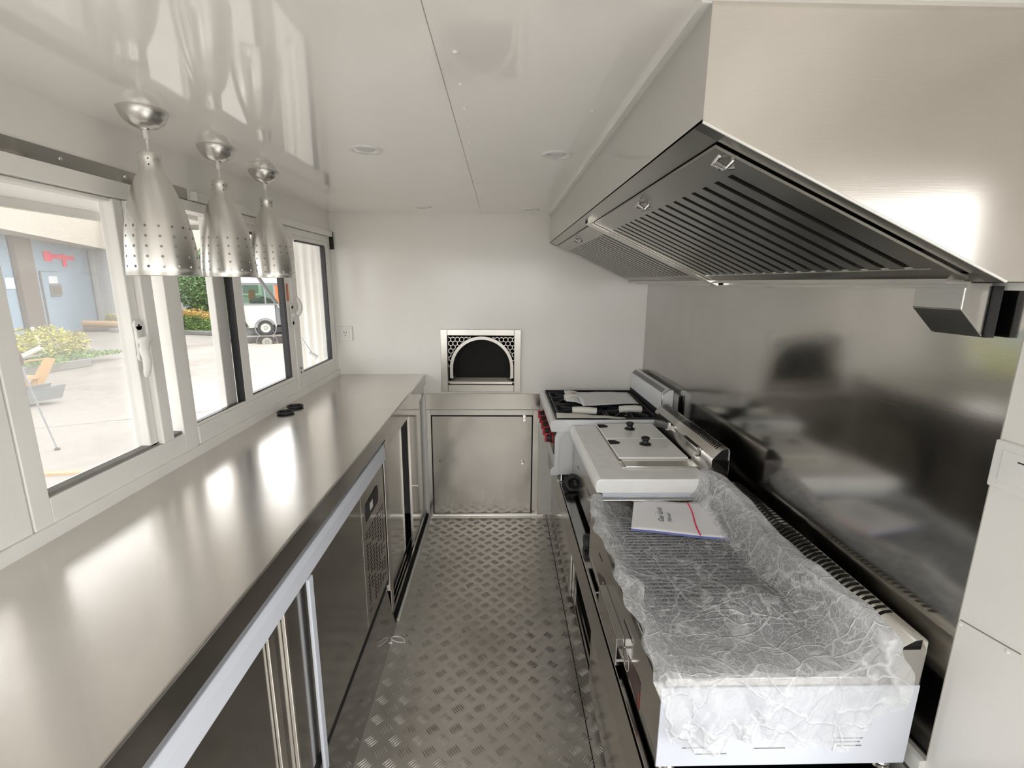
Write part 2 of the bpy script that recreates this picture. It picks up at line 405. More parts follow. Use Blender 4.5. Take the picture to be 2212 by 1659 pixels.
# window 2
b = B().box(XL-.06, XL+.004, 1.058, 1.545, 1.036, 1.098).box(XL-.06, XL+.004, 1.058, 1.545, 1.818, 1.863)
stile(b, 1.012, 1.058, x1=XL+.004, z0=1.036, z1=1.863); stile(b, 1.545, 1.605, x1=XL+.004, z0=1.036, z1=1.863)
w2 = struct('window_2', b, 'frame', bev=.002)
obj('gasket', B().box(XL-.03, XL-.004, 1.058, 1.545, 1.098, 1.108), 'kerb', w2)
sash = obj('sliding_sash', B().box(XL-.045, XL-.004, 1.40, 1.432, 1.10, 1.816).box(XL-.048, XL+.012, 1.436, 1.485, 1.10, 1.816).box(XL-.045, XL-.01, 1.062, 1.40, 1.806, 1.816), 'frame', w2, bev=.004)
obj('pane', B().box(XL-.032, XL-.028, 1.06, 1.41, 1.10, 1.812), 'glass', sash)
obj('insect_screen', B().box(XL-.052, XL-.0515, 1.06, 1.41, 1.10, 1.812), 'screen', w2)
def handle(par, y, z, ang, flip=1):
    x = XL+.006
    b = B()
    for zz in (z+.045, z-.045):
        b.tube([(x-.004, y, zz), (x+.004, y, zz)], .016, 14)
    b.box(x-.004, x+.004, y-.013, y+.013, z-.045, z+.045)
    h = obj('window_handle', b, 'plastic', par, smooth=True, bev=.002)
    b = B().tube([(x, y, z), (x+.02, y, z)], .014, 14)
    pts = []
    for k in range(9):
        t = k/8; pts.append((x+.026+.014*sin(t*pi), y-.004-.036*math.sin(min(1, t*3)*pi/2)*flip+.010*t*t, z+.006-.105*t*cos(ang)))
    if ang > 1: pts = [(p[0], y+(p[1]-y)*.3, z+.085*k/8) for k, p in enumerate(pts)]
    b.tube(pts, [.011, .012, .012, .0115, .011, .0105, .0098, .009, .006], 10)
    obj('lever', b, 'plastic', h, smooth=True)
    for zz in (z+.045, z-.045): screw(h, (x+.004, y, zz), (1, 0, 0), .004, 'black')
handle(w2, 1.408, 1.425, 0)
# window 3: far bank, two sliding leaves and a fixed one
b = B().box(XL-.06, XL+.003, 1.622, 2.465, 1.036, 1.100).box(XL-.06, XL+.003, 2.535, 3.0, 1.036, 1.100).box(XL-.06, XL+.003, 1.622, 2.465, 1.828, 1.861).box(XL-.06, XL+.003, 2.535, 3.0, 1.828, 1.861)
b.box(XL, XL+.022, 1.74, 3.075, 1.863, 1.892)
stile(b, 2.465, 2.535, x1=XL+.004, z0=1.036, z1=1.861); stile(b, 3.0, 3.062, z0=1.036, z1=1.861); stile(b, 1.607, 1.622, x1=XL, z0=1.036, z1=1.861)
w3 = struct('window_3', b, 'frame', bev=.002)
obj('corner_seal', B().box(XL+.001, XL+.024, 3.075, 3.083, 1.79, 1.893), 'gasket', w3)
s1 = obj('sliding_sash', B().box(XL-.026, XL, 1.945, 2.01, 1.10, 1.828).box(XL-.026, XL, 1.622, 1.945, 1.10, 1.112).box(XL-.055, XL-.028, 1.86, 1.935, 1.10, 1.828), 'frame', w3, bev=.003)
obj('gasket', B().box(XL-.024, XL-.001, 1.928, 1.947, 1.108, 1.822).box(XL-.02, XL-.003, 1.622, 1.93, 1.108, 1.115), 'gasket', s1)
obj('pane', B().box(XL-.015, XL-.011, 1.622, 1.93, 1.112, 1.826), 'glass', s1)
s2 = obj('sliding_sash', B().box(XL-.026, XL, 2.405, 2.468, 1.10, 1.828).box(XL-.026, XL, 2.01, 2.405, 1.10, 1.120).box(XL-.026, XL, 2.01, 2.405, 1.80, 1.828), 'frame', w3, bev=.003)
obj('gasket', B().box(XL-.024, XL-.001, 2.378, 2.404, 1.122, 1.80).box(XL-.02, XL-.003, 2.01, 2.38, 1.122, 1.127).box(XL-.02, XL-.003, 2.01, 2.38, 1.79, 1.80), 'gasket', s2)
obj('pane', B().box(XL-.015, XL-.011, 2.01, 2.40, 1.12, 1.80), 'glass', s2)
s3 = obj('fixed_leaf', B().box(XL-.03, XL-.002, 2.535, 3.0, 1.10, 1.120).box(XL-.03, XL-.002, 2.535, 3.0, 1.805, 1.828), 'frame', w3, bev=.002)
obj('gasket', B().box(XL-.026, XL-.003, 2.978, 2.998, 1.12, 1.80).box(XL-.02, XL-.004, 2.54, 2.98, 1.118, 1.125).box(XL-.02, XL-.004, 2.6, 2.98, 1.797, 1.806), 'gasket', s3)
obj('pane', B().box(XL-.015, XL-.011, 2.535, 2.985, 1.12, 1.805), 'glass', s3)
handle(w3, 2.445, 1.43, 1.5, -1)
for z in (1.150, 1.128): screw(w3, (XL+.005, 2.50, z), (1, 0, 0), .0055, 'black')
obj('orange_tag', B().box(XL+.002, XL+.004, 2.415, 2.43, 1.50, 1.585), 'orange', w3)['label'] = 'orange tag on the sash'

# outer awning flap, held up by gas struts
aw = thing('awning_flap', (XL-.07, 1.3, 1.95), 'white steel awning flap raised outside over the serving windows', 'awning')
obj('flap_panel', B().prism([(-1.13, 1.965), (-1.13, 1.945), (-2.0, 1.925), (-2.0, 1.945)], 1, -.45, 3.10), 'frame', aw)
obj('flap_rim', B().box(-2.04, -2.0, -.45, 3.12, 1.885, 1.955).box(-2.0, -1.13, 3.10, 3.12, 1.90, 1.96), 'steel', aw)
obj('flap_rib', B().box(-1.62, -1.58, -.45, 3.10, 1.905, 1.94), 'steel', aw)
gs = thing('gas_strut', (-1.14, 2.93, 1.14), 'grey gas strut slanting up outside the far window pane', 'gas strut')
d0 = Vector((-1.145, 2.93, 1.145)); d1 = Vector((-1.62, 2.95, 1.90))
obj('rod', B().cyl(d0, d0.lerp(d1, .5), .005, 10), 'chrome', gs, smooth=True)
obj('cylinder', B().cyl(d0.lerp(d1, .42), d1, .011, 12), 'grey', gs, smooth=True)
obj('end_bracket', B().tube([d0+Vector((.012, 0, -.012)), d0+Vector((-.03, 0, .02))], [.022, .016], 12), 'plastic', gs, smooth=True)
sp_ = B()
pts = []; x = -1.135; k = 0
while x > -1.36:
    pts += [(x, 3.17+(.0 if k % 2 else .022)), (x-.016, 3.17+(.0 if k % 2 else .022))]; x -= .026; k += 1
sp_.shell(pts, 2, -.4, 1.90)
tag(obj('side_cladding', sp_, 'frame', solid=.002), 'white ribbed cladding sheet seen through the far window pane', 'cladding')

# ------------------------------------------------------------------ left worktop
YN = -1.28
wt = thing('worktop', (-.77, 1.2, .9), 'long brushed steel worktop under the serving windows', 'worktop')
obj('top', B().prism([(XL, .985), (-.497, .985), (-.497, 1.006), (-.505, 1.006), (XL, 1.004)], 1, YN, YE), 'steel_top', wt, bev=.003)
obj('front_edge', B().box(-.513, -.496, YN, YE, .935, 1.002), 'steel_mirror', wt, bev=.002)
obj('lower_rail', B().box(-.520, -.508, 2.03, YE, .868, .934), 'steel_mirror', wt, bev=.001)
for y in (2.3, 2.65, 2.85): screw(wt, (-.508, y, .905), (1, 0, 0), .004)
for y, z in ((1.9, .955),): screw(wt, (-.496, y, z), (1, 0, 0), .004)
b = B().lathe([(.020, .0), (.034, .0), (.038, .003), (.036, .008), (.030, .008), (.028, .002), (.028, -.015)], (0, 0, 0), 2, 28)
g0 = obj('cable_grommet', b, 'black', smooth=True, loc=(0, 0, 0)); g0.location = (-.985, 2.135, 1.007)
obj('bore', B().lathe([(.028, .0012)], (0, 0, 0), 2, 28, True).add([], []), 'dark', None)
bo = bpy.data.objects['bore']; bo.parent = g0
tag(g0, 'black rubber grommet in the worktop, nearer of the pair', 'grommet', 'rubber grommets in the worktop')
g1 = copy_tree(g0); g1.location = (-.985, 2.24, 1.007)
tag(g1, 'black rubber grommet in the worktop, farther of the pair', 'grommet')

# ------------------------------------------------------------------ refrigerator under the near worktop
XC = -.515
fr = thing('undercounter_refrigerator', (-.78, 1.2, 0), 'dark steel undercounter refrigerator with white top rail, nearest on the left', 'refrigerator')
obj('cabinet', B().box(-1.04, XC-.012, YN, 1.985, .22, .925), 'steel_dark', fr)
obj('top_rail', B().prism([(XC-.012, .905), (XC+.006, .905), (XC+.012, .885), (XC+.012, .838), (XC-.012, .832)], 1, YN, 1.985), 'bluewhite', fr, bev=.002)['label'] = 'white top rail'
for (y0, y1) in ((YN, .90), (1.16, 1.63)):
    obj('door', B().box(XC-.012, XC+.004, y0, y1, .268, .832), 'steel_dark', fr, bev=.003)
obj('door_post', B().box(XC-.012, XC-.004, .90, 1.16, .268, .832), 'steel_dark', fr)
obj('handle_strip', B().box(XC+.004, XC+.014, 1.128, 1.156, .20, .832), 'bluewhite', fr, bev=.003)['label'] = 'bright vertical handle strip'
obj('handle_strip', B().box(XC-.004, XC+.006, 1.000, 1.010, .20, .832), 'steel_bright', fr, bev=.002)
obj('handle_strip', B().box(XC-.004, XC+.004, .925, .950, .20, .825), 'steel_bright', fr, bev=.002)
pn = obj('vent_panel', B().box(XC-.010, XC+.003, 1.634, 1.965, .268, .832), 'steel_dark', fr, bev=.002)
vb = B()
for c_ in range(7):
    for r_ in range(22):
        if (c_*3+r_*2) % 17 in (2, 3) or (c_ == 1 and r_ < 5) or (c_ > 4 and 5 < r_ < 8): continue
        y = 1.672+c_*.040; z = .318+r_*.0165
        if z > .66: continue
        vb.prism([(y, z), (y+.022, z+.004), (y+.022, z+.009), (y, z+.006)], 0, XC+.0026, XC+.0036)
obj('perforated_pattern', vb, 'dark', pn)
cp = obj('control_panel', B().prism([(1.682, .735), (1.69, .700), (1.855, .705), (1.865, .750), (1.855, .775), (1.69, .768)], 0, XC+.003, XC+.006), 'black', fr)
obj('display', B().box(XC+.006, XC+.0068, 1.735, 1.775, .722, .752), 'diff', cp)
obj('kick_plate', B().prism([(XC-.03, .268), (XC-.012, .200), (-.492, .0), (-.51, .0)], 1, YN, 1.986), 'steel_mirror', fr)
obj('kick_gap', B().box(XC-.03, XC-.010, YN, 1.975, .206, .266), 'dark', fr)

# ------------------------------------------------------------------ far cabinet with sliding doors
cb = thing('sliding_door_cabinet', (-.78, 2.55, 0), 'steel cabinet with sliding doors at the far end under the worktop', 'cabinet')
obj('corner_post', B().box(XC-.04, XC+.004, 1.990, 2.028, .185, .905).box(XC-.035, XC-.002, 2.030, 2.075, .02, .868), 'steel', cb, bev=.003)
obj('carcass', B().box(-1.04, -1.02, 2.03, YE-.012, .03, .95).box(-1.04, -.50, 2.03, YE-.012, .008, .02).box(-1.04, -.56, 2.03, 2.045, .03, .95), 'dark', cb)
obj('door', B().box(XC-.032, XC-.026, 2.06, 2.50, .035, .868), 'steel_mirror', cb, bev=.001)
d2 = obj('door', B().box(XC-.008, XC-.001, 2.592, 3.085, .035, .868), 'steel_mirror', cb, bev=.001)
obj('door_edge', B().box(XC-.010, XC+.003, 2.585, 2.598, .035, .868), 'steel_bright', d2)
obj('knob', B().lathe([(.004, 0), (.004, .012), (.009, .014), (.009, .022), (.004, .024)], (XC, 2.685, .405), 0, 14, False, True), 'chrome', d2, smooth=True)
obj('track', B().box(XC-.045, XC-.040, 2.03, YE-.012, .02, .038).box(XC-.020, XC-.016, 2.03, YE-.012, .02, .036).box(XC-.004, XC+.004, 2.03, YE-.012, .0, .042), 'steel', cb)
struct('trim_floor_left', B().box(-.497, -.484, 2.02, YE, .001, .012).box(-.500, -.492, 3.078, 3.09, .0, .875), 'trimw', bev=.003)

# ------------------------------------------------------------------ end wall: band, service hatch, oven
bd = thing('steel_band', (-.12, YE, .82), 'horizontal polished steel band on the end wall under the oven mouth', 'trim panel')
obj('band_sheet', B().box(-.494, .262, YE-.010, YE-.001, .768, .876), 'steel', bd, bev=.002)
for x in (-.36, .205):
    for z in (.785, .862): screw(bd, (x, YE-.010, z), (0, -1, 0), .006)
ha = thing('service_hatch', (-.12, YE, 0), 'square brushed steel service hatch in the end wall at floor level', 'hatch')
obj('hatch_frame', B().box(-.495, -.466, YE-.008, YE, .0, .764).box(.218, .258, YE-.008, YE, .0, .764).box(-.466, .218, YE-.008, YE, .728, .764).box(-.466, .218, YE-.008, YE, .0, .014), 'steel', ha, bev=.001)
obj('hatch_gap', B().box(-.466, .218, YE-.003, YE-.001, .014, .728), 'dark', ha)
dr = obj('hatch_door', B().box(-.459, .211, YE-.012, YE-.003, .021, .721), steel('hatch_steel', (.43, .415, .39), .20, (1.2, 60, 40), .3, .006, 4), ha, bev=.002)
for x in (-.4, -.28, -.14, 0, .12, .24): screw(ha, (x, YE-.008, .748), (0, -1, 0), .005)
for z in (.1, .25, .4, .55): screw(ha, (.24, YE-.008, z), (0, -1, 0), .004)
obj('latch', B().box(.148, .168, YE-.026, YE-.012, .690, .735).cyl((.158, YE-.03, .712), (.158, YE-.01, .712), .008, 12), 'chrome', ha, bev=.002)
obj('lock_knob', B().lathe([(.012, -.0), (.012, -.01), (.008, -.012), (.008, -.022)], (.149, YE-.012, .397), 1, 16, False, True), 'chrome', dr, smooth=True)
obj('rivet_dimple', B().lathe([(.006, 0), (.004, -.002)], (-.411, YE-.012, .408), 1, 12, False, True), 'steel_dark', dr)
tag(obj('sill_strip', B().box(-.47, .30, YE-.020, YE-.001, -.0, .010), 'steel_bright', bev=.002), 'low bright metal strip on the floor below the service hatch', 'strip')

ov = thing('oven_mouth', (-.13, YE, .94), 'square steel framed oven mouth with dark arch in the end wall', 'oven')
x0, x1, z0, z1 = -.390, .131, .889, 1.301
obj('outer_frame', B().box(x0, ox0, YE-.012, YE+.0, z0, z1).box(ox1, x1, YE-.012, YE, z0, z1).box(ox0, ox1, YE-.012, YE, oz1, z1).box(ox0, ox1, YE-.012, YE, z0, oz0), 'steel', ov, bev=.002)
for k in range(5):
    for z in (z0+.012, z1-.012): screw(ov, (x0+.04+k*.11, YE-.012, z), (0, -1, 0), .006)
for k in range(4):
    for x in (x0+.012, x1-.012): screw(ov, (x, YE-.012, z0+.06+k*.095), (0, -1, 0), .006)
acx, az, ar = -.125, 1.048, .196
def arch(r, zb, n=28, cx=acx, zc=1.046, sx=1.0):
    return [(cx-r*sx, zb)]+[(cx-r*sx*cos(pi*k/n), zc+r*sin(pi*k/n)) for k in range(n+1)]+[(cx+r*sx, zb)]
# perforated hexagon sheet around the arch: hexagon webs as thin bars
hx = B(); s_h = .0165; yy = YE+.006
def hexbar(p, q, wd=.0022):
    d = Vector((q[0]-p[0], q[1]-p[1])); L = d.length; d /= L; nrm = Vector((-d.y, d.x))*wd
    hx.prism([(p[0]+nrm.x, p[1]+nrm.y), (q[0]+nrm.x, q[1]+nrm.y), (q[0]-nrm.x, q[1]-nrm.y), (p[0]-nrm.x, p[1]-nrm.y)], 1, yy, yy+.003)
ro = ar+.012
for i in range(-12, 13):
    for j in range(-4, 14):
        cx = acx+i*s_h*1.732+(j % 2)*s_h*.866; cz = 1.06+j*s_h*1.5
        if not (ox0-.02 < cx < ox1+.02 and 1.02 < cz < oz1+.02): continue
        for k in range(3):
            a0, a1 = radians(90+60*k), radians(150+60*k)
            p = (cx+s_h*cos(a0), cz+s_h*sin(a0)); q = (cx+s_h*cos(a1), cz+s_h*sin(a1))
            if all(ox0-.004 < t[0] < ox1+.004 and t[1] < oz1+.004 and hypot(t[0]-acx, t[1]-1.046) > ro-.004 for t in (p, q)): hexbar(p, q)
obj('hexagon_grille', hx, 'steel', ov)
obj('hexagon_backing', B().box(ox0-.02, ox1+.02, YE+.135, YE+.14, oz0, oz1+.02), 'dark', ov)
a1_ = arch(ar+.012, .98); a2_ = arch(ar-.008, .975); 
b = B(); n_ = len(a1_)
vs = [(p[0], YE+.002, p[1]) for p in a1_]+[(p[0], YE+.002, p[1]) for p in a2_]+[(p[0]*.84+acx*.16, YE+.13, 1.046+(p[1]-1.046)*.86 if p[1] > 1.0 else .960) for p in a2_]+[(p[0], YE+.03, p[1]) for p in a1_]
fs = [(i, i+1, n_+i+1, n_+i) for i in range(n_-1)]+[(n_+i, n_+i+1, 2*n_+i+1, 2*n_+i) for i in range(n_-1)]+[(i, i+1, 3*n_+i+1, 3*n_+i) for i in range(n_-1)]
b.add(vs, fs); obj('arch_ring', b, 'steel', ov, smooth=True)
b = B(); pr = arch(ar-.02, .95, 20); b.shell(pr, 1, YE+.13, YE+.75); b.prism(pr, 1, YE+.74, YE+.76); obj('oven_vault', b, paint('vault_dark_grey', (.05, .045, .04), .8), ov, smooth=True)  # vault lining in one even dark grey
obj('deck', B().prism([(ox0-.0, YE-.004), (ox1+.0, YE-.004), (ox1-.05, YE+.14), (ox1-.05, YE+.74), (ox0+.05, YE+.74), (ox0+.05, YE+.14)], 2, .948, .958), 'deck', ov)
obj('deck_lip', B().box(ox0+.01, ox1-.01, YE-.006, YE-.001, .940, .958), 'steel_bright', ov, bev=.002)
obj('tunnel', B().box(ox0-.01, ox0, YE, YE+.14, oz0, oz1).box(ox1, ox1+.01, YE, YE+.14, oz0, oz1).box(ox0, ox1, YE, YE+.14, oz1, oz1+.01).box(ox0, ox1, YE, YE+.14, oz0-.01, oz0), 'steel_dark', ov)

po = thing('power_outlet', (-.994, YE, 1.27), 'white square power outlet on the end wall beside the far window', 'outlet')
obj('cover_plate', B().box(-1.037, -.951, YE-.010, YE, 1.223, 1.318), 'plastic', po, bev=.004)
obj('socket', B().box(-1.020, -.968, YE-.012, YE-.009, 1.243, 1.300), 'plastic', po, bev=.002)
obj('socket_holes', B().box(-1.004, -1.001, YE-.0128, YE-.011, 1.272, 1.285).box(-.990, -.987, YE-.0128, YE-.011, 1.272, 1.285).cyl((-.9955, YE-.0128, 1.260), (-.9955, YE-.011, 1.260), .0035, 10), 'black', po)

# ------------------------------------------------------------------ backsplash + right trim
bs = thing('backsplash', (.937, 1.95, 1.08), 'tall polished steel backsplash behind the cooking line', 'backsplash')
obj('backsplash_sheet', B().box(.9375, .9399, .835, 3.09, .575, 1.592), 'steel_wall', bs)
for p in ((2.0, 1.53), (1.42, 1.47), (.93, 1.42), (2.7, 1.5), (2.05, 1.08), (.985, 1.12), (.905, .79), (2.9, 1.2)): screw(bs, (.9375, *p), (-1, 0, 0), .008, 'trimw')
struct('trim_backsplash_top', B().box(.930, .940, .70, 3.09, 1.592, 1.606), 'trimw')
struct('trim_backsplash_bottom', B().box(.925, .940, .835, 3.09, .535, .575), 'trimw')
sw = thing('light_switch', (.94, .78, 1.27), 'white light switch plate on the right wall beside the backsplash', 'light switch')
obj('switch_plate', B().box(.928, .940, .735, .833, 1.229, 1.320), 'plastic', sw, bev=.003)
obj('rocker', B().box(.925, .929, .755, .815, 1.246, 1.305), 'plastic', sw, bev=.002)
obj('rocker_mark', B().box(.9244, .9252, .770, .785, 1.290, 1.2925), 'black', sw)

# ------------------------------------------------------------------ extractor hood
hd = thing('extractor_hood', (.62, 1.9, 1.8), 'large steel extractor hood hanging over the cooking line', 'extractor hood')
HX0, HZ0, HX1, HZ1 = .305, 1.84, .83, 1.607
HY0, HY1 = .785, 3.09
b = B()
b.add([(HX0, HY0, ZC-.001), (HX0, HY1, ZC-.001), (HX0, HY1, HZ0), (HX0, HY0, HZ0)], [(0, 1, 2, 3)])
obj('front_sheet', b, paint('hood_front_panel', (.52, .51, .48), .13, .6, .01), hd, solid=.0015)
b = B().add([(HX0, HY0, ZC-.001), (.938, HY0, ZC-.001), (.938, HY0, HZ1), (HX1, HY0, HZ1), (HX0, HY0, HZ0)], [(0, 1, 2, 3, 4)])
obj('near_side', b, 'steel_hood', hd, solid=.0015)
obj('near_side_rim', B().tube([(HX0, HY0-.001, HZ0), (HX1, HY0-.001, HZ1)], .0022, 6), 'trimw', hd)
b = B().add([(HX0, HY1, ZC-.001), (.938, HY1, ZC-.001), (.938, HY1, HZ1), (HX1, HY1, HZ1), (HX0, HY1, HZ0)], [(0, 1, 2, 3, 4)]); obj('far_side', b, 'steel', hd)
sl = (HZ1-HZ0)/(HX1-HX0)
def uz(x, d=0): return HZ0+sl*(x-HX0)+d
def under(b, xa, xb, ya, yb, d0=0, d1=.004):
    b.add([(xa, ya, uz(xa, d0)), (xb, ya, uz(xb, d0)), (xb, yb, uz(xb, d0)), (xa, yb, uz(xa, d0)), (xa, ya, uz(xa, d1)), (xb, ya, uz(xb, d1)), (xb, yb, uz(xb, d1)), (xa, yb, uz(xa, d1))],
          [(0, 3, 2, 1), (4, 5, 6, 7), (0, 1, 5, 4), (1, 2, 6, 5), (2, 3, 7, 6), (3, 0, 4, 7)])
b = B(); under(b, HX0, .345, HY0, HY1); under(b, .80, HX1, HY0, HY1); under(b, HX0, HX1, HY0, .818); under(b, HX0, HX1, 3.04, HY1)
b.box(HX1, .938, HY0, HY1, HZ1, HZ1+.004)
obj('underside_frame', b, 'steel_filter', hd)
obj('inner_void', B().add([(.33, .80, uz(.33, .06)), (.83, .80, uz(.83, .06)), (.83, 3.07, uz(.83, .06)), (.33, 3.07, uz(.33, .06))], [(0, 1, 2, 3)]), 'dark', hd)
obj('grease_gutter', B().box(.80, .84, .86, 3.05, 1.603, 1.612).box(.84, .846, .86, 3.05, 1.596, 1.622).box(.85, .93, .86, 3.07, 1.608, 1.622), 'steel', hd)
def clip(par, x, y):
    b = B(); z = uz(x)-.004
    b.tube([(x-.02, y-.022, z), (x-.026, y-.01, z-.012), (x-.006, y, z-.018), (x+.006, y+.006, z-.014), (x+.022, y+.012, z-.012), (x+.020, y+.022, z)], .0028, 8)
    b.tube([(x+.012, y-.018, z), (x+.0, y-.006, z-.016), (x-.012, y+.018, z)], .0028, 8)
    return obj('lifting_clip', b, 'chrome', par, smooth=True)
def baffle(par_y0, par_y1, pitch, clips):
    ft = obj('baffle_filter', B(), 'steel_filter', hd)
    b = B(); under(b, .345, .405, par_y0, par_y1, -.008, -.003); under(b, .765, .805, par_y0, par_y1, -.008, -.003)
    under(b, .405, .765, par_y0, par_y0+.03, -.008, -.003); under(b, .405, .765, par_y1-.02, par_y1, -.008, -.003)
    y = par_y0+.03
    while y < par_y1-.03:
        # channel profile in Y: flat strip with folded lips
        ya, yb = y, y+pitch*.66
        for (xa, xb) in ((.405, .765),):
            b.add([(xa, ya, uz(xa, .010)), (xa, ya, uz(xa, -.006)), (xa, yb, uz(xa, -.006)), (xa, yb, uz(xa, .010)), (xb, ya, uz(xb, .010)), (xb, ya, uz(xb, -.006)), (xb, yb, uz(xb, -.006)), (xb, yb, uz(xb, .010))],
                  [(0, 1, 5, 4), (1, 2, 6, 5), (2, 3, 7, 6)])
            # upper counter baffle
            b.add([(xa, ya+pitch*.60, uz(xa, .022)), (xa, ya+pitch*1.06, uz(xa, .022)), (xb, ya+pitch*1.06, uz(xb, .022)), (xb, ya+pitch*.60, uz(xb, .022))], [(0, 1, 2, 3)])
        y += pitch
    me = bpy.data.meshes.new('baffle_filter'); off = wloc(hd)
    me.from_pydata([(v[0]-off.x, v[1]-off.y, v[2]-off.z) for v in b.v], [], b.f); fixn(me); me.materials.append(M['steel_filter']); ft.data = me
    for x, y in clips: clip(ft, x, y)
    return ft
baffle(.825, 1.838, .056, [(.375, .850), (.375, 1.31)])
baffle(1.905, 3.03, .052, [(.372, 2.37)])
obj('divider_bar', B().add([(.32, 1.845, uz(.32, -.016)), (.83, 1.845, uz(.83, -.016)), (.83, 1.897, uz(.83, -.016)), (.32, 1.897, uz(.32, -.016)), (.32, 1.845, uz(.32, .01)), (.83, 1.845, uz(.83, .01)), (.83, 1.897, uz(.83, .01)), (.32, 1.897, uz(.32, .01))], [(0, 3, 2, 1), (0, 1, 5, 4), (2, 3, 7, 6), (4, 5, 6, 7)]), 'steel_bright', hd)
for p in ((.345, 1.93), (.36, 1.935), (.335, 2.99)): screw(hd, (p[0], p[1], uz(p[0])-.008), (0, 0, -1), .005, 'steel_dark')
# small duct box
db = thing('wedge_duct_box', (.9, .93, 1.56), 'small wedge-bottomed steel box fixed below the hood at its near end', 'duct box')
obj('box_shell', B().prism([(.855, 1.606), (.906, 1.606), (.906, 1.505), (.855, 1.556)], 1, .878, .986), 'steel', db, bev=.0015)
obj('black_block', B().box(.907, .9225, .872, .98, 1.505, 1.600), 'black', db)  # black block filling the space beside the box
screw(db, (.855, .925, 1.606-.012), (-1, 0, 0), .005)
screw(db, (.934, .868, 1.520), (-1, 0, 0), .005)

# ------------------------------------------------------------------ pendant lamps
def pendant():
    r = thing('pendant_lamp', (0, 0, 1.61), None, 'pendant lamp')
    zc = ZC
    obj('canopy', B().lathe([(.0525, 0), (.0535, -.003), (.051, -.012), (.043, -.027), (.030, -.038), (.012, -.043), (.010, -.046), (.0, -.046)], (0, 0, zc), 2, 40), 'steel_lamp', r, smooth=True)
    obj('canopy_screw', B().lathe([(.005, 0), (.004, -.004), (.0, -.0045)], (-.030, -.030, zc-.016), 2, 10), 'chrome', r, smooth=True)
    obj('cord', B().tube([(0, 0, zc-.044), (0.001, 0, zc-.07), (0, 0, 1.905)], .0024, 8), 'plastic', r, smooth=True)
    obj('cord_grip', B().lathe([(.006, 0), (.006, -.022), (.003, -.024)], (0, 0, zc-.044), 2, 12, True, True), 'plastic', r, smooth=True)
    prof = [(.0, .300), (.0245, .300), (.0255, .298), (.0245, .285), (.0240, .268), (.0265, .257), (.034, .243), (.043, .225), (.052, .200), (.0605, .172), (.0675, .143), (.0730, .112), (.0770, .080), (.0800, .048), (.0818, .020), (.0826, .001), (.0820, 0), (.0812, .001), (.0790, .048), (.0755, .085), (.066, .143), (.051, .198), (.033, .241), (.024, .262)]
    obj('shade', B().lathe([(a, 1.61+z) for a, z in prof], (0, 0, 0), 2, 64), 'perf', r, smooth=True)
    obj('lamp_holder', B().lathe([(.018, .26), (.020, .20), (.020, .17), (.012, .165)], (0, 0, 1.61), 2, 20, True, True), 'plastic', r, smooth=True)
    return r
p0 = pendant(); spots = [(-.887, 1.316, 'nearest'), (-.898, 1.647, 'middle'), (-.910, 1.980, 'farthest')]
for i, (x, y, wd) in enumerate(spots):
    p = p0 if i == 0 else copy_tree(p0)
    p.location = (x, y, 1.61); p.rotation_euler.z = .35*i
    tag(p, '%s of the three perforated brushed steel pendant lamps over the worktop' % wd, 'pendant lamp', 'perforated pendant lamps')
# ------------------------------------------------------------------ ceiling downlights
def downlight():
    r = thing('ceiling_downlight', (0, 0, ZC), None, 'downlight')
    obj('ring', B().lathe([(.052, 0), (.0515, -.004), (.040, -.005), (.038, -.003), (.036, .0)], (0, 0, ZC), 2, 36), 'plastic', r, smooth=True)
    obj('reflector', B().lathe([(.038, -.003), (.028, .0-.0005), (.026, -.0005)], (0, 0, ZC), 2, 36), 'chrome', r, smooth=True)
    obj('diffuser', B().lathe([(.027, -.0012)], (0, 0, ZC), 2, 36, True), 'diff', r)
    return r
q0 = downlight(); ds = [(-.432, 1.655, 'nearer round chrome ceiling downlight on the lamp side'), (.182, 1.684, 'nearer round chrome ceiling downlight beside the hood'), (-.447, 2.861, 'farther round chrome ceiling downlight on the lamp side'), (.169, 2.903, 'farther round chrome ceiling downlight beside the hood')]
for i, (x, y, l) in enumerate(ds):
    p = q0 if i == 0 else copy_tree(q0)
    p.location = (x, y, ZC); tag(p, l, 'downlight', 'recessed ceiling downlights')

# ------------------------------------------------------------------ equipment bench on the right
ZB = .530
bn = thing('equipment_bench', (.64, 1.9, 0), 'low steel bench with open sliding doors carrying the cooking line', 'bench')
obj('bench_top', B().box(.327, .936, .60, YE-.002, ZB-.02, ZB), 'steel_mirror', bn, bev=.002)
obj('fascia', B().box(.327, .334, .60, YE-.002, .375, ZB-.001), 'steel', bn, bev=.0015)
obj('near_panel', B().box(.352, .360, .60, 1.60, .04, .375), 'steel_mirror', bn)
obj('far_panel', B().box(.352, .360, 2.14, YE-.002, .04, .375), 'steel_mirror', bn)
obj('door', B().box(.372, .380, 1.60, 1.64, .04, .37), 'steel_mirror', bn); obj('door', B().box(.362, .370, 2.05, 2.139, .05, .37), 'steel_mirror', bn)
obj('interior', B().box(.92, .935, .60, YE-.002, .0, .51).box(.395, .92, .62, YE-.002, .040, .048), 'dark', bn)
obj('base_rail', B().box(.380, .40, .60, YE-.002, .0, .045), 'steel_mirror', bn)
tk = B()
for x in (.362, .376, .392): tk.box(x, x+.003, 1.60, 2.14, .045, .058)
obj('door_track', tk, 'steel', bn)
obj('gap_shadow', B().box(.378, .3802, .60, YE, .0, .0015), 'dark', bn)
struct('trim_corner_post', B().box(.258, .378, YE-.006, YE, .04, .77), 'trimw')

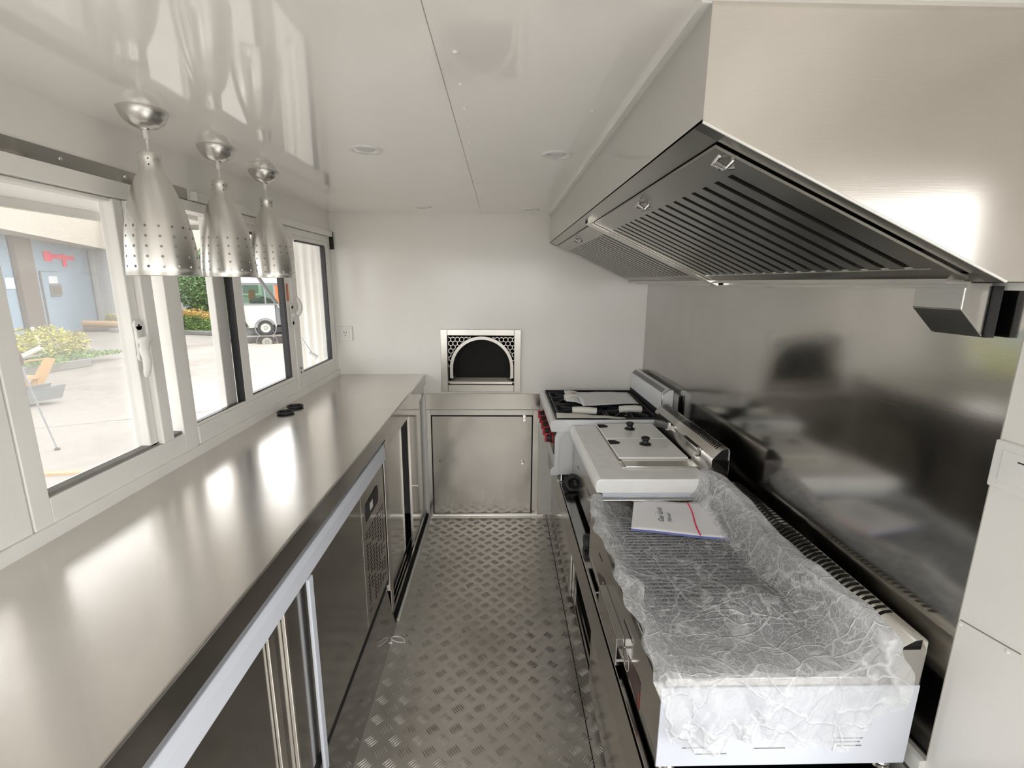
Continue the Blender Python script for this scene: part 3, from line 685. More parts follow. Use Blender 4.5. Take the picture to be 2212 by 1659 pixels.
# ------------------------------------------------------------------ range with open burners
rg = thing('gas_range', (.59, 2.74, ZB), 'gas range with black burner grates and red knobs at the end wall', 'range')
RY0, RY1, RZ = 2.40, 3.075, .893
obj('body', B().prism([(.290, .61), (.290, .80), (.305, .84), (.90, .84), (.90, .585), (.300, .585)], 1, RY0+.015, RY1), 'enamel', rg, bev=.002)
obj('side_foot', B().prism([(.268, .585), (.268, .612), (.288, .630), (.288, .80), (.312, .80), (.312, .585)], 1, RY0+.008, RY0+.02), 'enamel', rg)
obj('front_rim', B().prism([(.268, .83), (.258, .86), (.262, .886), (.278, .896), (.295, .893), (.295, .83)], 1, RY0, RY1), 'film_steel', rg, bev=.003)
obj('near_rim', B().box(.29, .86, RY0, RY0+.012, .83, .896), 'enamel', rg, bev=.002)
obj('burner_well', B().box(.30, .86, RY0+.012, RY1, .862, .868), 'iron', rg)
obj('well_edge', B().box(.295, .30, RY0+.01, RY1, .865, .899).box(.295, .86, RY1-.008, RY1, .865, .905), 'iron', rg)
for ix in range(2):
    for iy in range(2):
        cx, cy = .44+ix*.27, 2.575+iy*.31
        b = B(); h = .128
        for sx in (-1, 1):
            b.box(cx+sx*h-.006, cx+sx*h+.006, cy-.148, cy+.148, .880, .900)
            b.box(cx-h, cx+h, cy+sx*.145-.006, cy+sx*.145+.006, .880, .900)
        for k in range(8):
            a = k*pi/4; ex, ey = cx+min(h, 10)*cos(a)*(1.0 if k % 2 == 0 else 1.0), cy+.145*sin(a)
            p = Vector((cx+.035*cos(a), cy+.035*sin(a), .900)); q = Vector((ex, ey, .897))
            nrm = Vector((-sin(a), cos(a), 0))*.005
            b.add([p+nrm, q+nrm, q-nrm, p-nrm, p+nrm+Vector((0, 0, .008)), q+nrm+Vector((0, 0, .004)), q-nrm+Vector((0, 0, .004)), p-nrm+Vector((0, 0, .008)), p+nrm-Vector((0, 0, .02)), q+nrm-Vector((0, 0, .02)), q-nrm-Vector((0, 0, .02)), p-nrm-Vector((0, 0, .02))],
                  [(4, 5, 6, 7), (8, 11, 10, 9), (8, 9, 5, 4), (10, 11, 7, 6), (8, 4, 7, 11), (9, 10, 6, 5)])
        obj('burner_grate', b, 'iron', rg, bev=.002)
        obj('burner', B().lathe([(.045, .868), (.045, .880), (.030, .886), (.030, .892), (.0, .893)], (cx, cy, 0), 2, 24), 'steel_dark', rg, smooth=True)
def guardprof(xa, xb, z0, zt, r, n=12):
    """profile in x,z: vertical front, sloping up, rounded over to a vertical back"""
    pts = [(xa, z0), (xa, zt-r)]; w_ = xb-xa
    for k in range(1, n+1):
        t = k/n
        if t < .45: x = xa+w_*.55*(t/.45); z = zt-r+r*.93*(t/.45)**.85
        else:
            a = (t-.45)/.55*pi/2; x = xa+w_*(.55+.45*sin(a)); z = zt-r+r*(.93+.07*sin(2*a)*1.0) if a < pi/4 else zt-r+r*(1.0*math.sqrt(max(0, 1-((a-pi/4)/(pi/4))**2))*1.0)
        pts.append((x, z))
    return pts+[(xb, z0)]
b = B().prism(guardprof(.862, .918, .89, 1.045, .03), 1, RY0+.05, RY1)
gd = obj('rear_guard', b, 'enamel', rg, smooth=True)
vb = B()
for k in range(46):
    y = RY0+.08+k*.0128; vb.add([(.8655, y, 1.024), (.8655, y+.006, 1.024), (.884, y+.006, 1.0447), (.884, y, 1.0447)], [(0, 1, 2, 3)])
b2 = B()
for v in vb.v: b2.v.append((v[0]-.002, v[1], v[2]+.002))
b2.f = vb.f; obj('guard_slots', b2, 'dark', gd)
obj('guard_end_cap', B().shell([(x, z+.0012) for x, z in guardprof(.860, .920, .89, 1.047, .03)], 1, RY0+.048, RY0+.062), 'steel', gd, smooth=True, solid=.001)
obj('guard_lower_gap', B().box(.858, .8625, RY0+.05, RY1, .893, .925), 'iron', gd)
obj('rear_shield', B().box(.920, .934, RY0-.02, RY1, .80, 1.030), 'steel_dark', rg)
obj('knob_panel', B().box(.283, .291, RY0+.02, RY1, .70, .825), 'maroon', rg)
for k in range(5):
    y = RY0+.075+k*.118; z = .775
    kb = obj('control_knob', B().lathe([(.026, -.0), (.026, -.012), (.022, -.014), (.021, -.034), (.0, -.035)], (.284, y, z), 0, 24), 'black', rg, smooth=True)
    obj('knob_collar', B().lathe([(.029, 0), (.029, -.006), (.024, -.007)], (.284, y, z), 0, 24), 'red', kb, smooth=True)
    obj('knob_pointer', B().box(.240, .270, y-.006, y+.006, z-.024, z+.024), 'red', kb, bev=.002)
for y in (RY0+.05, RY1-.06):
    for x in (.335, .87):
        obj('leg', B().lathe([(.020, 0), (.022, .004), (.012, .010), (.010, .056)], (x, y, ZB), 2, 20, True, True), 'chrome', rg, smooth=True)
# packing on the range
def sheet(name, pts, z, mat, label, cat, bend=.01, th=.0015, group=None, z2=None, nu=14):
    """bent thin sheet over four ground corners (x,y) x z each"""
    P4 = [Vector(p) for p in pts]
    def fn(u, v):
        p = (P4[0].lerp(P4[1], u)).lerp(P4[3].lerp(P4[2], u), v)
        return (p.x, p.y, p.z+bend*sin(pi*u)*(.6+.4*sin(3*v))+.004*noise.noise(Vector((p.x*12, p.y*12, 3))))
    o = obj(name, B().grid(nu, nu, fn), mat, smooth=True, solid=th); return tag(o, label, cat, group)
sheet('paper_sheet', [(.46, 2.58, .925), (.80, 2.66, .918), (.80, 2.93, .922), (.47, 2.90, .930)], 0, 'paper', 'large white paper sheet lying on the range grates', 'paper', .006)
sheet('paper_sheet', [(.385, 2.72, .918), (.47, 2.66, .915), (.50, 2.90, .924), (.40, 2.93, .935)], 0, 'paper', 'small folded white paper with a red mark on the range, left of the large sheet', 'paper', .012)
obj('red_stamp', B().box(.425, .455, 2.79, 2.815, .9475, .9480), 'red', None)
rs = bpy.data.objects['red_stamp']; rs.parent = bpy.data.objects['paper_sheet.001']
def foam(x, y, a, L, lab):
    b = B(); dx, dy = cos(a), sin(a)
    pts = [(x-dx*L/2, y-dy*L/2, .922), (x-dx*L*.2, y-dy*L*.2, .925), (x+dx*L*.2, y+dy*L*.2, .924), (x+dx*L/2, y+dy*L/2, .921)]
    b.tube(pts, [.020, .022, .022, .020], 12)
    for v_ in range(len(b.v)):
        p = b.v[v_]; b.v[v_] = (p[0], p[1], .905+(p[2]-.905)*.9+.003*noise.noise(Vector(p)*40))
    return tag(obj('foam_roll', b, 'foam', smooth=True), lab, 'foam roll', 'white foam wraps on the range')
foam(.455, 2.50, -.1, .13, 'white foam wrap on the range burner nearest the knobs'); foam(.715, 2.53, .05, .12, 'white foam wrap on the range burner by the backsplash side'); foam(.43, 2.80, .1, .09, 'white foam wrap on the far range burner under the paper')
sheet('card_strip', [(.295, 2.415, .905), (.66, 2.412, .902), (.66, 2.43, .903), (.30, 2.48, .915)], 0, 'board', 'narrow off-white card strip along the near edge of the range', 'card', .002)
# hoses under the range and fryer
b = B().tube([(.385, 2.36, .60), (.35, 2.35, .585), (.345, 2.33, .56), (.36, 2.32, .545), (.45, 2.33, .542)], .016, 12)
tag(obj('gas_hose', b, 'black', smooth=True), 'short black gas hose hanging below the range near the fryer', 'hose')

# ------------------------------------------------------------------ fryer
fy = thing('fryer', (.6, 2.05, ZB), 'white topped double fryer between the range and the wrapped grill', 'fryer')
FY0, FY1, FZ = 1.69, 2.388, .870
obj('body', B().box(.385, .87, FY0+.02, FY1, .568, .81), 'steel_mirror', fy)
obj('side_panel', B().box(.392, .872, FY0+.004, FY0+.02, .585, .815), 'bluewhite', fy, bev=.001)
obj('top', B().prism([(.366, .815), (.362, .845), (.368, .862), (.382, .870), (.80, .870), (.80, .812), (.40, .812)], 1, FY0, FY1), paint('fryer_top_white', (.88, .88, .87), .3, .5, .04, 20), fy, bev=.004)
b = B()
for x in (.47, .60, .72): b.box(x, x+.07, FY0+.0015, FY0+.005, .790, .798)
obj('side_vents', b, 'film_steel', fy, bev=.001)
obj('well_rim', B().box(.505, .83, 1.80, 1.885, .8705, .878).box(.490, .505, 1.80, 2.37, .8705, .8735), 'steel_bright', fy, bev=.002)
obj('oil_well', B().box(.515, .80, 1.86, 2.36, .8702, .8712), 'dark', fy)
def lid(y0, y1, kx, ky, lab):
    l = B().prism([(.495, y0), (.79, y0), (.79, y1), (.495, y1)], 2, .878, .886)
    o = obj('lid', l, paint('lid_white', (.90, .90, .89), .12, .5, .01), fy, bev=.004)
    obj('lid_knob', B().lathe([(.026, .886), (.026, .890), (.015, .896), (.013, .905), (.019, .912), (.019, .919), (.014, .922), (.0, .923)], (kx, ky, 0), 2, 28), 'black', o, smooth=True)
    obj('handle_cutout', B().prism([(.4955, y0+.165), (.535, y0+.170), (.545, y0+.180), (.545, y0+.200), (.530, y0+.222), (.4955, y0+.222)], 2, .8862, .8868), 'dark', o)
lid(1.880, 2.125, .655, 2.045, ''); lid(2.132, 2.375, .645, 2.275, '')
b = B().shell(guardprof(.80, .868, .80, .992, .045, 12), 1, FY0, FY1-.01)
gd = obj('rear_guard', b, 'steel', fy, smooth=True, solid=.0012)
obj('guard_lower', B().prism([(.802, .80), (.802, .945), (.866, .945), (.866, .80)], 1, FY0+.001, FY1-.012), 'steel_dark', gd)
obj('guard_opening', B().box(.803, .865, FY0+.014, FY0+.018, .945, .953), 'dark', gd)
obj('guard_opening', B().prism([(x, z-.003) for x, z in guardprof(.803, .865, .945, .989, .042)], 1, FY0+.010, FY0+.012), 'dark', gd)
vb = B()
def slots(vb, xa, xb, zt, r, ya, yb, pitch, wd, a0, a1, n=6):
    mid = (xa+xb)/2; hw = (xb-xa)/2; y = ya
    while y < yb:
        pr_ = guardprof(xa, xb, 0, zt, r, 24)[1:-1]; i0, i1 = int(a0*24), int(a1*24); pts = []
        for k in range(i0, i1+1):
            p, q = Vector(pr_[max(0, k-1)]), Vector(pr_[min(len(pr_)-1, k+1)]); t_n = (q-p).normalized(); pts.append((pr_[k][0]-t_n.y*.0018, pr_[k][1]+t_n.x*.0018))
        vb.shell(pts, 1, y, y+wd); y += pitch
slots(vb, .80, .868, .992, .045, FY0+.03, FY1-.03, .0165, .008, .36, .72)
obj('guard_slots', vb, 'dark', gd)
for y in (2.235, 1.885):
    h = obj('basket_hanger', B().box(.796, .8015, y-.075, y+.075, .948, .958), 'dark', fy)
    obj('hanger_bracket', B().box(.792, .800, y-.095, y-.075, .925, .958).box(.782, .800, y-.093, y-.077, .923, .928), 'steel_bright', h)
b = B().box(.3845, .3849, 2.20, 2.24, .70, .706).box(.3845, .3849, 1.90, 1.97, .70, .706)
obj('front_slit', b, 'dark', fy)
for x, y in ((.42, FY0+.06), (.42, FY1-.06), (.84, FY0+.06), (.84, FY1-.06)):
    obj('leg', B().lathe([(.022, 0), (.022, .010), (.014, .015), (.012, .056)], (x, y, ZB), 2, 20, True, True), 'black', fy, smooth=True)
tag(obj('gas_valve', B().lathe([(.030, 0), (.034, .010), (.034, .022), (.028, .032), (.0, .034)], (.345, 1.78, .556), 0, 20, True), 'black', smooth=True), 'black gas valve knob in the gap below the fryer', 'valve')
bpy.data.objects['gas_valve'].location.z += .0

# ------------------------------------------------------------------ wrapped grill
gr = thing('gas_grill', (.62, 1.27, ZB), 'wide gas grill wrapped in clear plastic, nearest on the bench', 'grill')
GY0, GY1, GX0, GX1, GZ0 = .850, 1.672, .345, .905, .553
obj('front_panel', B().prism([(GX0, GZ0), (GX0, .742), (.352, .752), (.360, .752), (.360, GZ0)], 1, GY0+.003, GY1), 'steel_mirror', gr, bev=.001)
obj('near_side_panel', B().box(GX0, GX1, GY0, GY0+.004, GZ0, .757), 'bluewhite', gr, bev=.001)
obj('far_side_panel', B().box(GX0, GX1, GY1-.004, GY1, GZ0, .80), 'bluewhite', gr)
obj('bottom_panel', B().box(GX0, GX1, GY0+.004, GY1-.004, GZ0, GZ0+.006), 'steel_dark', gr)
obj('tray', B().box(.352, .372, GY0+.004, GY1, .70, .778).box(.80, .815, GY0+.004, GY1, .70, .786).box(.37, .80, GY0+.004, GY0+.022, .70, .778).box(.37, .80, GY1-.012, GY1, .70, .800).box(.36, .81, GY0+.01, GY1, .700, .706), 'steel', gr, bev=.002)
b = B(); y = GY0+.06
while y < GY1-.05:
    b.tube([(.378, y, .752), (.795, y, .752)], .0035, 8); y += .0175
for x in (.39, .52, .65, .78): b.box(x, x+.008, GY0+.05, GY1-.03, .738, .749)
obj('grill_grate', b, 'grate', gr, smooth=True)
obj('heat_plate', B().box(.372, .80, GY0+.022, GY1-.012, .708, .726), paint('blue_black_enamel', (.035, .04, .055), .35), gr)
b = B().shell(guardprof(.842, .905, .757, .870, .026, 12), 1, GY0+.002, GY1)
gd = obj('rear_guard', b, 'steel', gr, smooth=True, solid=.0012)
obj('guard_base', B().prism([(.8435, .757), (.8435, .845), (.9035, .845), (.9035, .757)], 1, GY0+.0025, GY1), 'steel', gd)
obj('guard_body', B().box(.82, .90, GY0+.006, GY1, GZ0, .756), 'steel_dark', gd)
vb = B(); slots(vb, .842, .905, .870, .026, GY0+.085, GY1-.03, .0172, .0085, .14, .74)
obj('guard_slots', vb, 'dark', gd)
obj('guard_opening', B().prism([(x, z-.002) for x, z in guardprof(.845, .902, .844, .868, .024)], 1, GY0+.012, GY0+.014), 'dark', gd)
for y0, y1, z in ((1.447, 1.501, .677), (1.069, 1.156, .682)):
    obj('front_slit', B().prism([(y0, z), (y1, z-.003), (y1, z+.003), (y0, z+.004)], 0, GX0-.0006, GX0+.001), 'dark', gr)
obj('drip_drawer', B().box(.3215, .345, 1.135, 1.375, .553, .640), 'steel_mirror', gr, bev=.002)
for (ya, yb, yk) in ((1.385, 1.505, 1.40), (.985, 1.185, 1.11)):
    lb = obj('control_label', B().prism([(ya, .560), (yb, .592), (yb, .600), (ya+.03, .640), (ya, .640)], 0, GX0-.001, GX0), 'maroon', gr)
    obj('dial_ring', B().lathe([(.030, -.0015), (.0288, -.0022), (.0275, -.0015)], (GX0-.0002, yk, .597), 0, 40), 'trimw', lb)
    obj('knob_stem', B().cyl((GX0, yk, .592), (GX0-.028, yk, .592), .0042, 12), 'chrome', lb, smooth=True)
    obj('label_edge', B().box(GX0-.0016, GX0-.0005, ya, ya+.004, .565, .610), 'red', lb)
b = B()
for (x0, x1, z) in ((.40, .455, .602), (.43, .50, .585), (.56, .63, .598), (.74, .80, .622), (.735, .795, .612), (.745, .80, .602)): b.box(x0, x1, GY0-.0008, GY0+.001, z, z+.0022)
obj('side_vents', b, 'kerb', gr)
for x, y in ((.375, GY0+.025), (.875, GY0+.03), (.375, GY1-.04), (.87, GY1-.04)):
    obj('leg', B().lathe([(.020, 0), (.022, .006), (.018, .012), (.016, .024)], (x, y, ZB), 2, 20, True, True), 'steel_dark', gr, smooth=True)

# clear plastic film over the grill: one draped sheet
def lerp_prof(pr, s):
    for i in range(len(pr)-1):
        if s <= pr[i+1][0]:
            t = (s-pr[i][0])/(pr[i+1][0]-pr[i][0]); t = t*t*(3-2*t)*.5+t*.5
            return [pr[i][k]+(pr[i+1][k]-pr[i][k])*t for k in (1, 2)]
    return list(pr[-1][1:])
def fbm(x, y, z, o=4): return noise.fractal(Vector((x, y, z)), .9, 2.1, o)
# (s, x, z) across the grill
PR = [(0, .330, .735), (.06, .336, .772), (.11, .352, .803), (.17, .385, .785), (.26, .430, .772), (.42, .54, .768), (.58, .66, .772), (.68, .73, .790), (.76, .775, .845), (.82, .805, .893), (.88, .835, .895), (.94, .846, .872), (1, .840, .840)]
def filmtop(u, v):
    # v 0 = far end, 1 = near rim
    x, z = lerp_prof(PR, u); y = 1.700-(1.700-.838)*v
    e = min(1, max(0, (v-.60)/.40)); q = min(1, max(0, (.12-v)/.12))
    mid = math.exp(-((u-.45)/.26)**2)
    z += e*e*.030*mid+.045*math.exp(-((u-.56)/.13)**2-((v-.70)/.10)**2)      # tent near the front
    z += q*.028*mid*0+q*.03*max(0, u-.6)
    rd = math.exp(-((u-.84)/.09)**2); z += rd*(.018*sin(v*9+1)-.020*(v > .9)*((v-.9)*10)-.02*max(0, .25-v)*4)
    x += rd*(.018*sin(v*7)-.012)-rd*max(0, .3-v)*.10
    if u < .14: x += .010*sin(v*17+u*20)+.006*sin(v*41); z += .010*sin(v*13)
    am = .003+.007*rd+.005*e+(.004 if u < .2 else 0)
    z += am*1.8*noise.noise(Vector((x*7, y*4, 1.3)))+am*.9*noise.noise(Vector((x*26+y*9, y*9, 4.4)))+.0012*fbm(x*40, y*25, 2, 2)
    x += am*.9*noise.noise(Vector((x*6, y*9, 7.7)))
    lo = .760 if .37 < x < .79 else .0
    if v > .95 or x < .385: z = max(z, .787)
    if .785 < x < .825: z = max(z, .797)
    return (x, y, max(z, lo))
b = B().grid(110, 150, filmtop)
fc = thing('plastic_cover', (.6, 1.25, .8), 'crumpled clear plastic film draped over the grill', 'plastic film')
obj('cover_sheet', b, 'film', fc, smooth=True)
def filmfront(u, v):
    x = .332+(.868-.332)*u
    bot = .655-.030*sin(u*pi*1.1+.2)-.018*sin(u*9+1)+.010*sin(u*23)+(.045 if u < .05 else 0)*(1-u/.05 if u < .05 else 0)
    if u > .93: bot += (u-.93)*.5
    tx, _, tz = filmtop(u, 1); x = tx+(x-tx)*min(1, v*2.5)
    if u > .80: bot += (u-.80)*.25
    top = tz; z = top-(top-bot)*v; y = .846-.012*min(1, v*4)-.012*(.5+.5*sin(u*31+v*2))*min(1, v*2)
    y += -.016*abs(noise.noise(Vector((x*15+z*6, z*4, 2.2))))-.006*abs(noise.noise(Vector((x*40-z*22, z*8, 5.1))))-.0012*fbm(x*45, z*30, 3.1, 2)
    if v > 0.9: y -= .004*sin(u*60)
    x += (u-.5)*(-.03)*v+.006*fbm(x*9, z*9, 9)*v
    return (x, min(y, .8445), z)
b = B().grid(130, 60, filmfront)
obj('hanging_flap', b, 'film2', fc, smooth=True)['label'] = 'folded milky flap hanging over the near side'
def filmback(u, v):
    # bunched fold over the far-left corner
    a = u*pi; x = .325+.055*(1-cos(a))/2*2*.5+.02*v; y = 1.55+.14*v+.012*sin(u*9); z = .765+.05*sin(a)*(.6+.4*v)+.008*fbm(u*5, v*6, 1)
    return (x, y, z)
obj('corner_fold', B().grid(30, 30, filmback), 'film2', fc, smooth=True)

# manual in a clear bag
A, Bp, C_, D_ = Vector((.505, 1.665, .782)), Vector((.772, 1.630, .806)), Vector((.745, 1.400, .784)), Vector((.443, 1.470, .780))
mn = thing('instruction_manual', (.6, 1.55, .785), 'white instruction manual with red line lying on the wrapped grill', 'manual')
def mp(u, v, dz=0):
    p = A.lerp(Bp, u).lerp(D_.lerp(C_, u), v); p = p.copy()
    p.z += .007*sin(u*5.5+.6)*(1-v*.7)+dz+.006; return p
obj('cover', B().grid(20, 14, lambda u, v: tuple(mp(u, v))), 'paper', mn, smooth=True, solid=.0012)
obj('binding', B().add([tuple(mp(u, 1.0, 0)) for u in (0, .25, .5, .75, 1)]+[tuple(mp(u, 1.012, -.006)) for u in (0, .25, .5, .75, 1)], [(i, i+1, i+6, i+5) for i in range(4)]), 'bluep', mn)
rl = B(); 
for k in range(12):
    v0, v1 = k/12, (k+1)/12
    rl.add([tuple(mp(.715+.012*sin(v*6), v, .0022)) for v in (v0, v1)]+[tuple(mp(.730+.012*sin(v*6), v, .0022)) for v in (v1, v0)], [(0, 1, 2, 3)])
obj('red_line', rl, 'redtape', mn)
def text_mesh(s, size):
    c = bpy.data.curves.new('t', 'FONT'); c.body = s; c.size = size; c.align_x = 'CENTER'; c.align_y = 'CENTER'; c.shear = .25
    o = bpy.data.objects.new('t', c); COL.objects.link(o); bpy.context.view_layer.update()
    me = bpy.data.meshes.new_from_object(o.evaluated_get(bpy.context.evaluated_depsgraph_get()))
    bb = B(); bb.v = [tuple(v.co) for v in me.vertices]; bb.f = [tuple(p.vertices) for p in me.polygons]
    bpy.data.objects.remove(o); return bb
def put_text(s, size, u, v, name, parent):
    """text reads upwards (away from the viewer) on the manual: text x -> -v, text y -> -u"""
    tb_ = text_mesh(s, size); out = B(); W_, H_ = .29, .21
    for (x, y, z) in tb_.v: out.v.append(tuple(mp(u-y/W_, v-x/H_, .0024)))
    out.f = tb_.f; return obj(name, out, 'black', parent)
put_text('Gas Grill', .026, .335, .50, 'title_text', mn); put_text('Manual', .020, .43, .56, 'title_text', mn); put_text('- - - - -', .010, .27, .47, 'small_text', mn)

# ------------------------------------------------------------------ small things
zt = B()
pts = [(-.470+.030*cos(a)+.01, 1.880+.016*sin(a), .004+.022*abs(sin(a/2))) for a in [k*2*pi/18+pi for k in range(18)]]
zt.tube(pts, .0022, 6); zt.box(-.500, -.486, 1.872, 1.884, .002, .012)
tag(obj('cable_tie', zt, 'plastic', smooth=True), 'small looped white cable tie on the floor by the kick plate', 'cable tie')

# ------------------------------------------------------------------ outdoors
G = -.6
tag(obj('ground_outside', B().box(-90, 40, -40, 90, G-.1, G), 'yard'), kind='structure')
ex = bpy.data.objects['ground_outside']
for (a, c_) in (((-14, 3.5), (2, 11.5)), ((-9, -2), (-16, 18)), ((-20, 16), (4, 17.2))):
    d = Vector((c_[0]-a[0], c_[1]-a[1])); nn = Vector((-d.y, d.x)).normalized()*.012
    obj('ground_joint', B().add([(a[0]+nn.x, a[1]+nn.y, G+.002), (c_[0]+nn.x, c_[1]+nn.y, G+.002), (c_[0]-nn.x, c_[1]-nn.y, G+.002), (a[0]-nn.x, a[1]-nn.y, G+.002)], [(0, 1, 2, 3)]), 'kerb', ex)
# building: blue wing and grey clad wing
def wallq(b, p, q, z0, z1, th=.15):
    d = Vector((q[0]-p[0], q[1]-p[1])); nn = Vector((-d.y, d.x)).normalized()*th
    b.add([(p[0], p[1], z0), (q[0], q[1], z0), (q[0]+nn.x, q[1]+nn.y, z0), (p[0]+nn.x, p[1]+nn.y, z0), (p[0], p[1], z1), (q[0], q[1], z1), (q[0]+nn.x, q[1]+nn.y, z1), (p[0]+nn.x, p[1]+nn.y, z1)],
          [(0, 3, 2, 1), (4, 5, 6, 7), (0, 1, 5, 4), (1, 2, 6, 5), (2, 3, 7, 6), (3, 0, 4, 7)]); return b
P0, P1, P2 = Vector((-11.6, 6.9)), Vector((-20.1, 24.45)), Vector((-3.0, 29.5))
bl = thing('workshop_building', (-20.1, 24.45, G), 'pale building with light blue and grey clad walls across the yard', 'building')
def on(p, q, t, off): d = (q-p).normalized(); nn = Vector((d.y, -d.x)); r_ = p+d*t+nn*off; return r_
blw = obj('blue_wall', wallq(B(), P0, P1, G, 3.3), 'bluewall', bl)
# local ribbed panels oriented along P1->P2
lower = obj('lower_wall', wallq(B(), P1, P2, G, .92), 'plaster', bl)
upper = obj('upper_cladding', wallq(B(), P1, P2, .92, 3.0, .12), 'greywall', bl)
d12 = (P2-P1).normalized()
eb = B(); 
for (p, q) in ((P0, P1), (P1, P2)):
    n_in = Vector(((q-p).normalized().y, -(q-p).normalized().x))
    a = p+n_in*.9-(q-p).normalized()*.6; c_ = q+n_in*.9+(q-p).normalized()*.9
    wallq(eb, (a.x, a.y), (c_.x, c_.y), 3.0, 4.6, 2.2)
obj('eave', eb, 'eave', bl)
L01 = (P1-P0).length
def boxon(p, q, t0, t1, z0, z1, o0, o1):
    a, c_ = on(p, q, t0, o0), on(p, q, t1, o0); e, f_ = on(p, q, t1, o1), on(p, q, t0, o1)
    b = B(); b.add([(v.x, v.y, z) for z in (z0, z1) for v in (a, c_, e, f_)], [(0, 3, 2, 1), (4, 5, 6, 7), (0, 1, 5, 4), (1, 2, 6, 5), (2, 3, 7, 6), (3, 0, 4, 7)]); return b
def slant(t0b, t0t, wd, z0, z1, o): 
    b = B(); a = [on(P0, P1, t0b, o), on(P0, P1, t0b+wd, o), on(P0, P1, t0t+wd, o), on(P0, P1, t0t, o)]
    b.add([(a[0].x, a[0].y, z0), (a[1].x, a[1].y, z0), (a[2].x, a[2].y, z1), (a[3].x, a[3].y, z1)], [(0, 1, 2, 3)]); return b
obj('painted_recess', boxon(P0, P1, 11.1, 12.55, G, 3.0, .02, .16), 'recess_brown', bl)  # dark wall recess, its shade painted as a brown board
dd = obj('wall_door', boxon(P0, P1, 13.28, 15.9, G, 1.86, .01, .05), 'bluewall', bl)
obj('door_gap', boxon(P0, P1, 13.22, 13.28, G, 1.88, .01, .06), 'kerb', dd)
obj('door_gap', boxon(P0, P1, 13.22, 15.2, 1.86, 1.89, .01, .06), 'kerb', dd)
obj('window_grille', boxon(P0, P1, 13.85, 15.0, .93, 1.38, .05, .10), 'kerb', dd)
obj('grille_opening', boxon(P0, P1, 14.0, 14.85, 1.0, 1.31, .10, .12), 'recess_brown', dd)
obj('paper_notice', boxon(P0, P1, 13.93, 14.8, 1.42, 1.69, .05, .07), 'paper', dd)
obj('paper_notice', boxon(P0, P1, 10.35, 10.98, 1.26, 1.62, .01, .03), 'paper', bl)
rm = boxon(P0, P1, 14.0, 14.75, 2.27, 2.66, .01, .03)
for q in (boxon(P0, P1, 14.75, 17.4, 2.40, 2.58, .01, .03), boxon(P0, P1, 15.9, 16.35, 2.10, 2.62, .01, .031)): rm.add(q.v, q.f)
obj('red_tape_mark', rm, 'redtape', bl)
obj('wall_pipe', boxon(P1, P2, .10, .28, G, 2.9, .01, .12), 'plaster', bl)
for t0 in (1.9, 5.2, 8.6):
    wf = obj('window_frame', boxon(P1, P2, t0, t0+2.3, .80, 2.2, .01, .07), 'truck', bl)
    obj('window_pane', boxon(P1, P2, t0+.15, t0+1.1, .93, 2.08, .07, .09), 'kerb', wf)
    obj('window_pane', boxon(P1, P2, t0+1.22, t0+2.15, .93, 2.08, .07, .09), 'kerb', wf)
rt_ = B()
for k in range(4):
    for j in range(2):
        q = boxon(P1, P2, 1.12+k*.09, 1.17+k*.09, .18+j*.26+.02*(k % 2), .32+j*.26, .01, .03); rt_.add(q.v, q.f)
obj('faded_red_writing', rt_, paint('faded_red', (.46, .25, .25), .7), bl)

def leaves(b, n, fn, size, seed=1):
    rnd = random.Random(seed)
    for _ in range(n):
        p = fn(rnd); a = Vector((rnd.uniform(-1, 1), rnd.uniform(-1, 1), rnd.uniform(-.6, .6))).normalized()
        c_ = a.cross(Vector((rnd.uniform(-1, 1), rnd.uniform(-1, 1), rnd.uniform(-1, 1)))).normalized()
        s = size*rnd.uniform(.6, 1.3); p = Vector(p)
        b.add([p-a*s, p+c_*s*.45, p+a*s, p-c_*s*.45], [(0, 1, 2, 3)])
    return b
def blob(c, r, shell=.75):
    def f(rnd):
        while True:
            v = Vector((rnd.uniform(-1, 1), rnd.uniform(-1, 1), rnd.uniform(-1, 1)))
            l = v.length
            if l < 1 and l > rnd.uniform(0, shell): return (c[0]+v.x*r[0], c[1]+v.y*r[1], c[2]+v.z*r[2]*(1+.15*sin(7*v.x+5*v.y)))
    return f
def hedge(a, c_, wd, z0, z1, n, seed, mats, label, name='hedge', top=.3):
    h = thing(name, (a[0], a[1], G), label, 'hedge')
    d = Vector((c_[0]-a[0], c_[1]-a[1])); L = d.length; d /= L; nn = Vector((-d.y, d.x))
    def f(lo, hi):
        def g_(rnd):
            t = rnd.uniform(0, L); o = rnd.uniform(0, wd); k = rnd.random()
            zt = z1+.06*sin(t*4)+.04*sin(t*11)-.12*(abs(o-wd/2)/wd)**2
            z = z0+(zt-z0)*(lo+(hi-lo)*rnd.random())
            if k < .5: o = rnd.uniform(0, .12)
            return (a[0]+d.x*t+nn.x*o, a[1]+d.y*t+nn.y*o, z)
        return g_
    obj('foliage', leaves(B(), n, f(0, 1-top*.6), .045, seed), mats[0], h)
    obj('foliage_tips', leaves(B(), int(n*.45), f(1-top, 1.03), .045, seed+1), mats[1], h)
    obj('hedge_core', wallq(B(), (a[0]+nn.x*.1, a[1]+nn.y*.1), (c_[0]+nn.x*.1, c_[1]+nn.y*.1), z0, z1-.15, max(.1, wd-.3)), 'leaf_d', h)
    return h
hedge((-17.6, 21.75), (-15.5, 21.6), .9, G+.15, .03, 2200, 3, ('leaf_y', 'leaf_y'), 'low yellow green hedge beside the log pile against the grey wall')
hedge((-14.9, 20.35), (-11.2, 19.95), 1.0, G+.15, .30, 6500, 5, ('leaf_g', 'leaf_o'), 'long clipped green hedge with orange tips in front of the tree')
h3 = thing('shrub', (-12.0, 12.6, G), 'yellow green shrub in the near planting bed at the left', 'shrub')
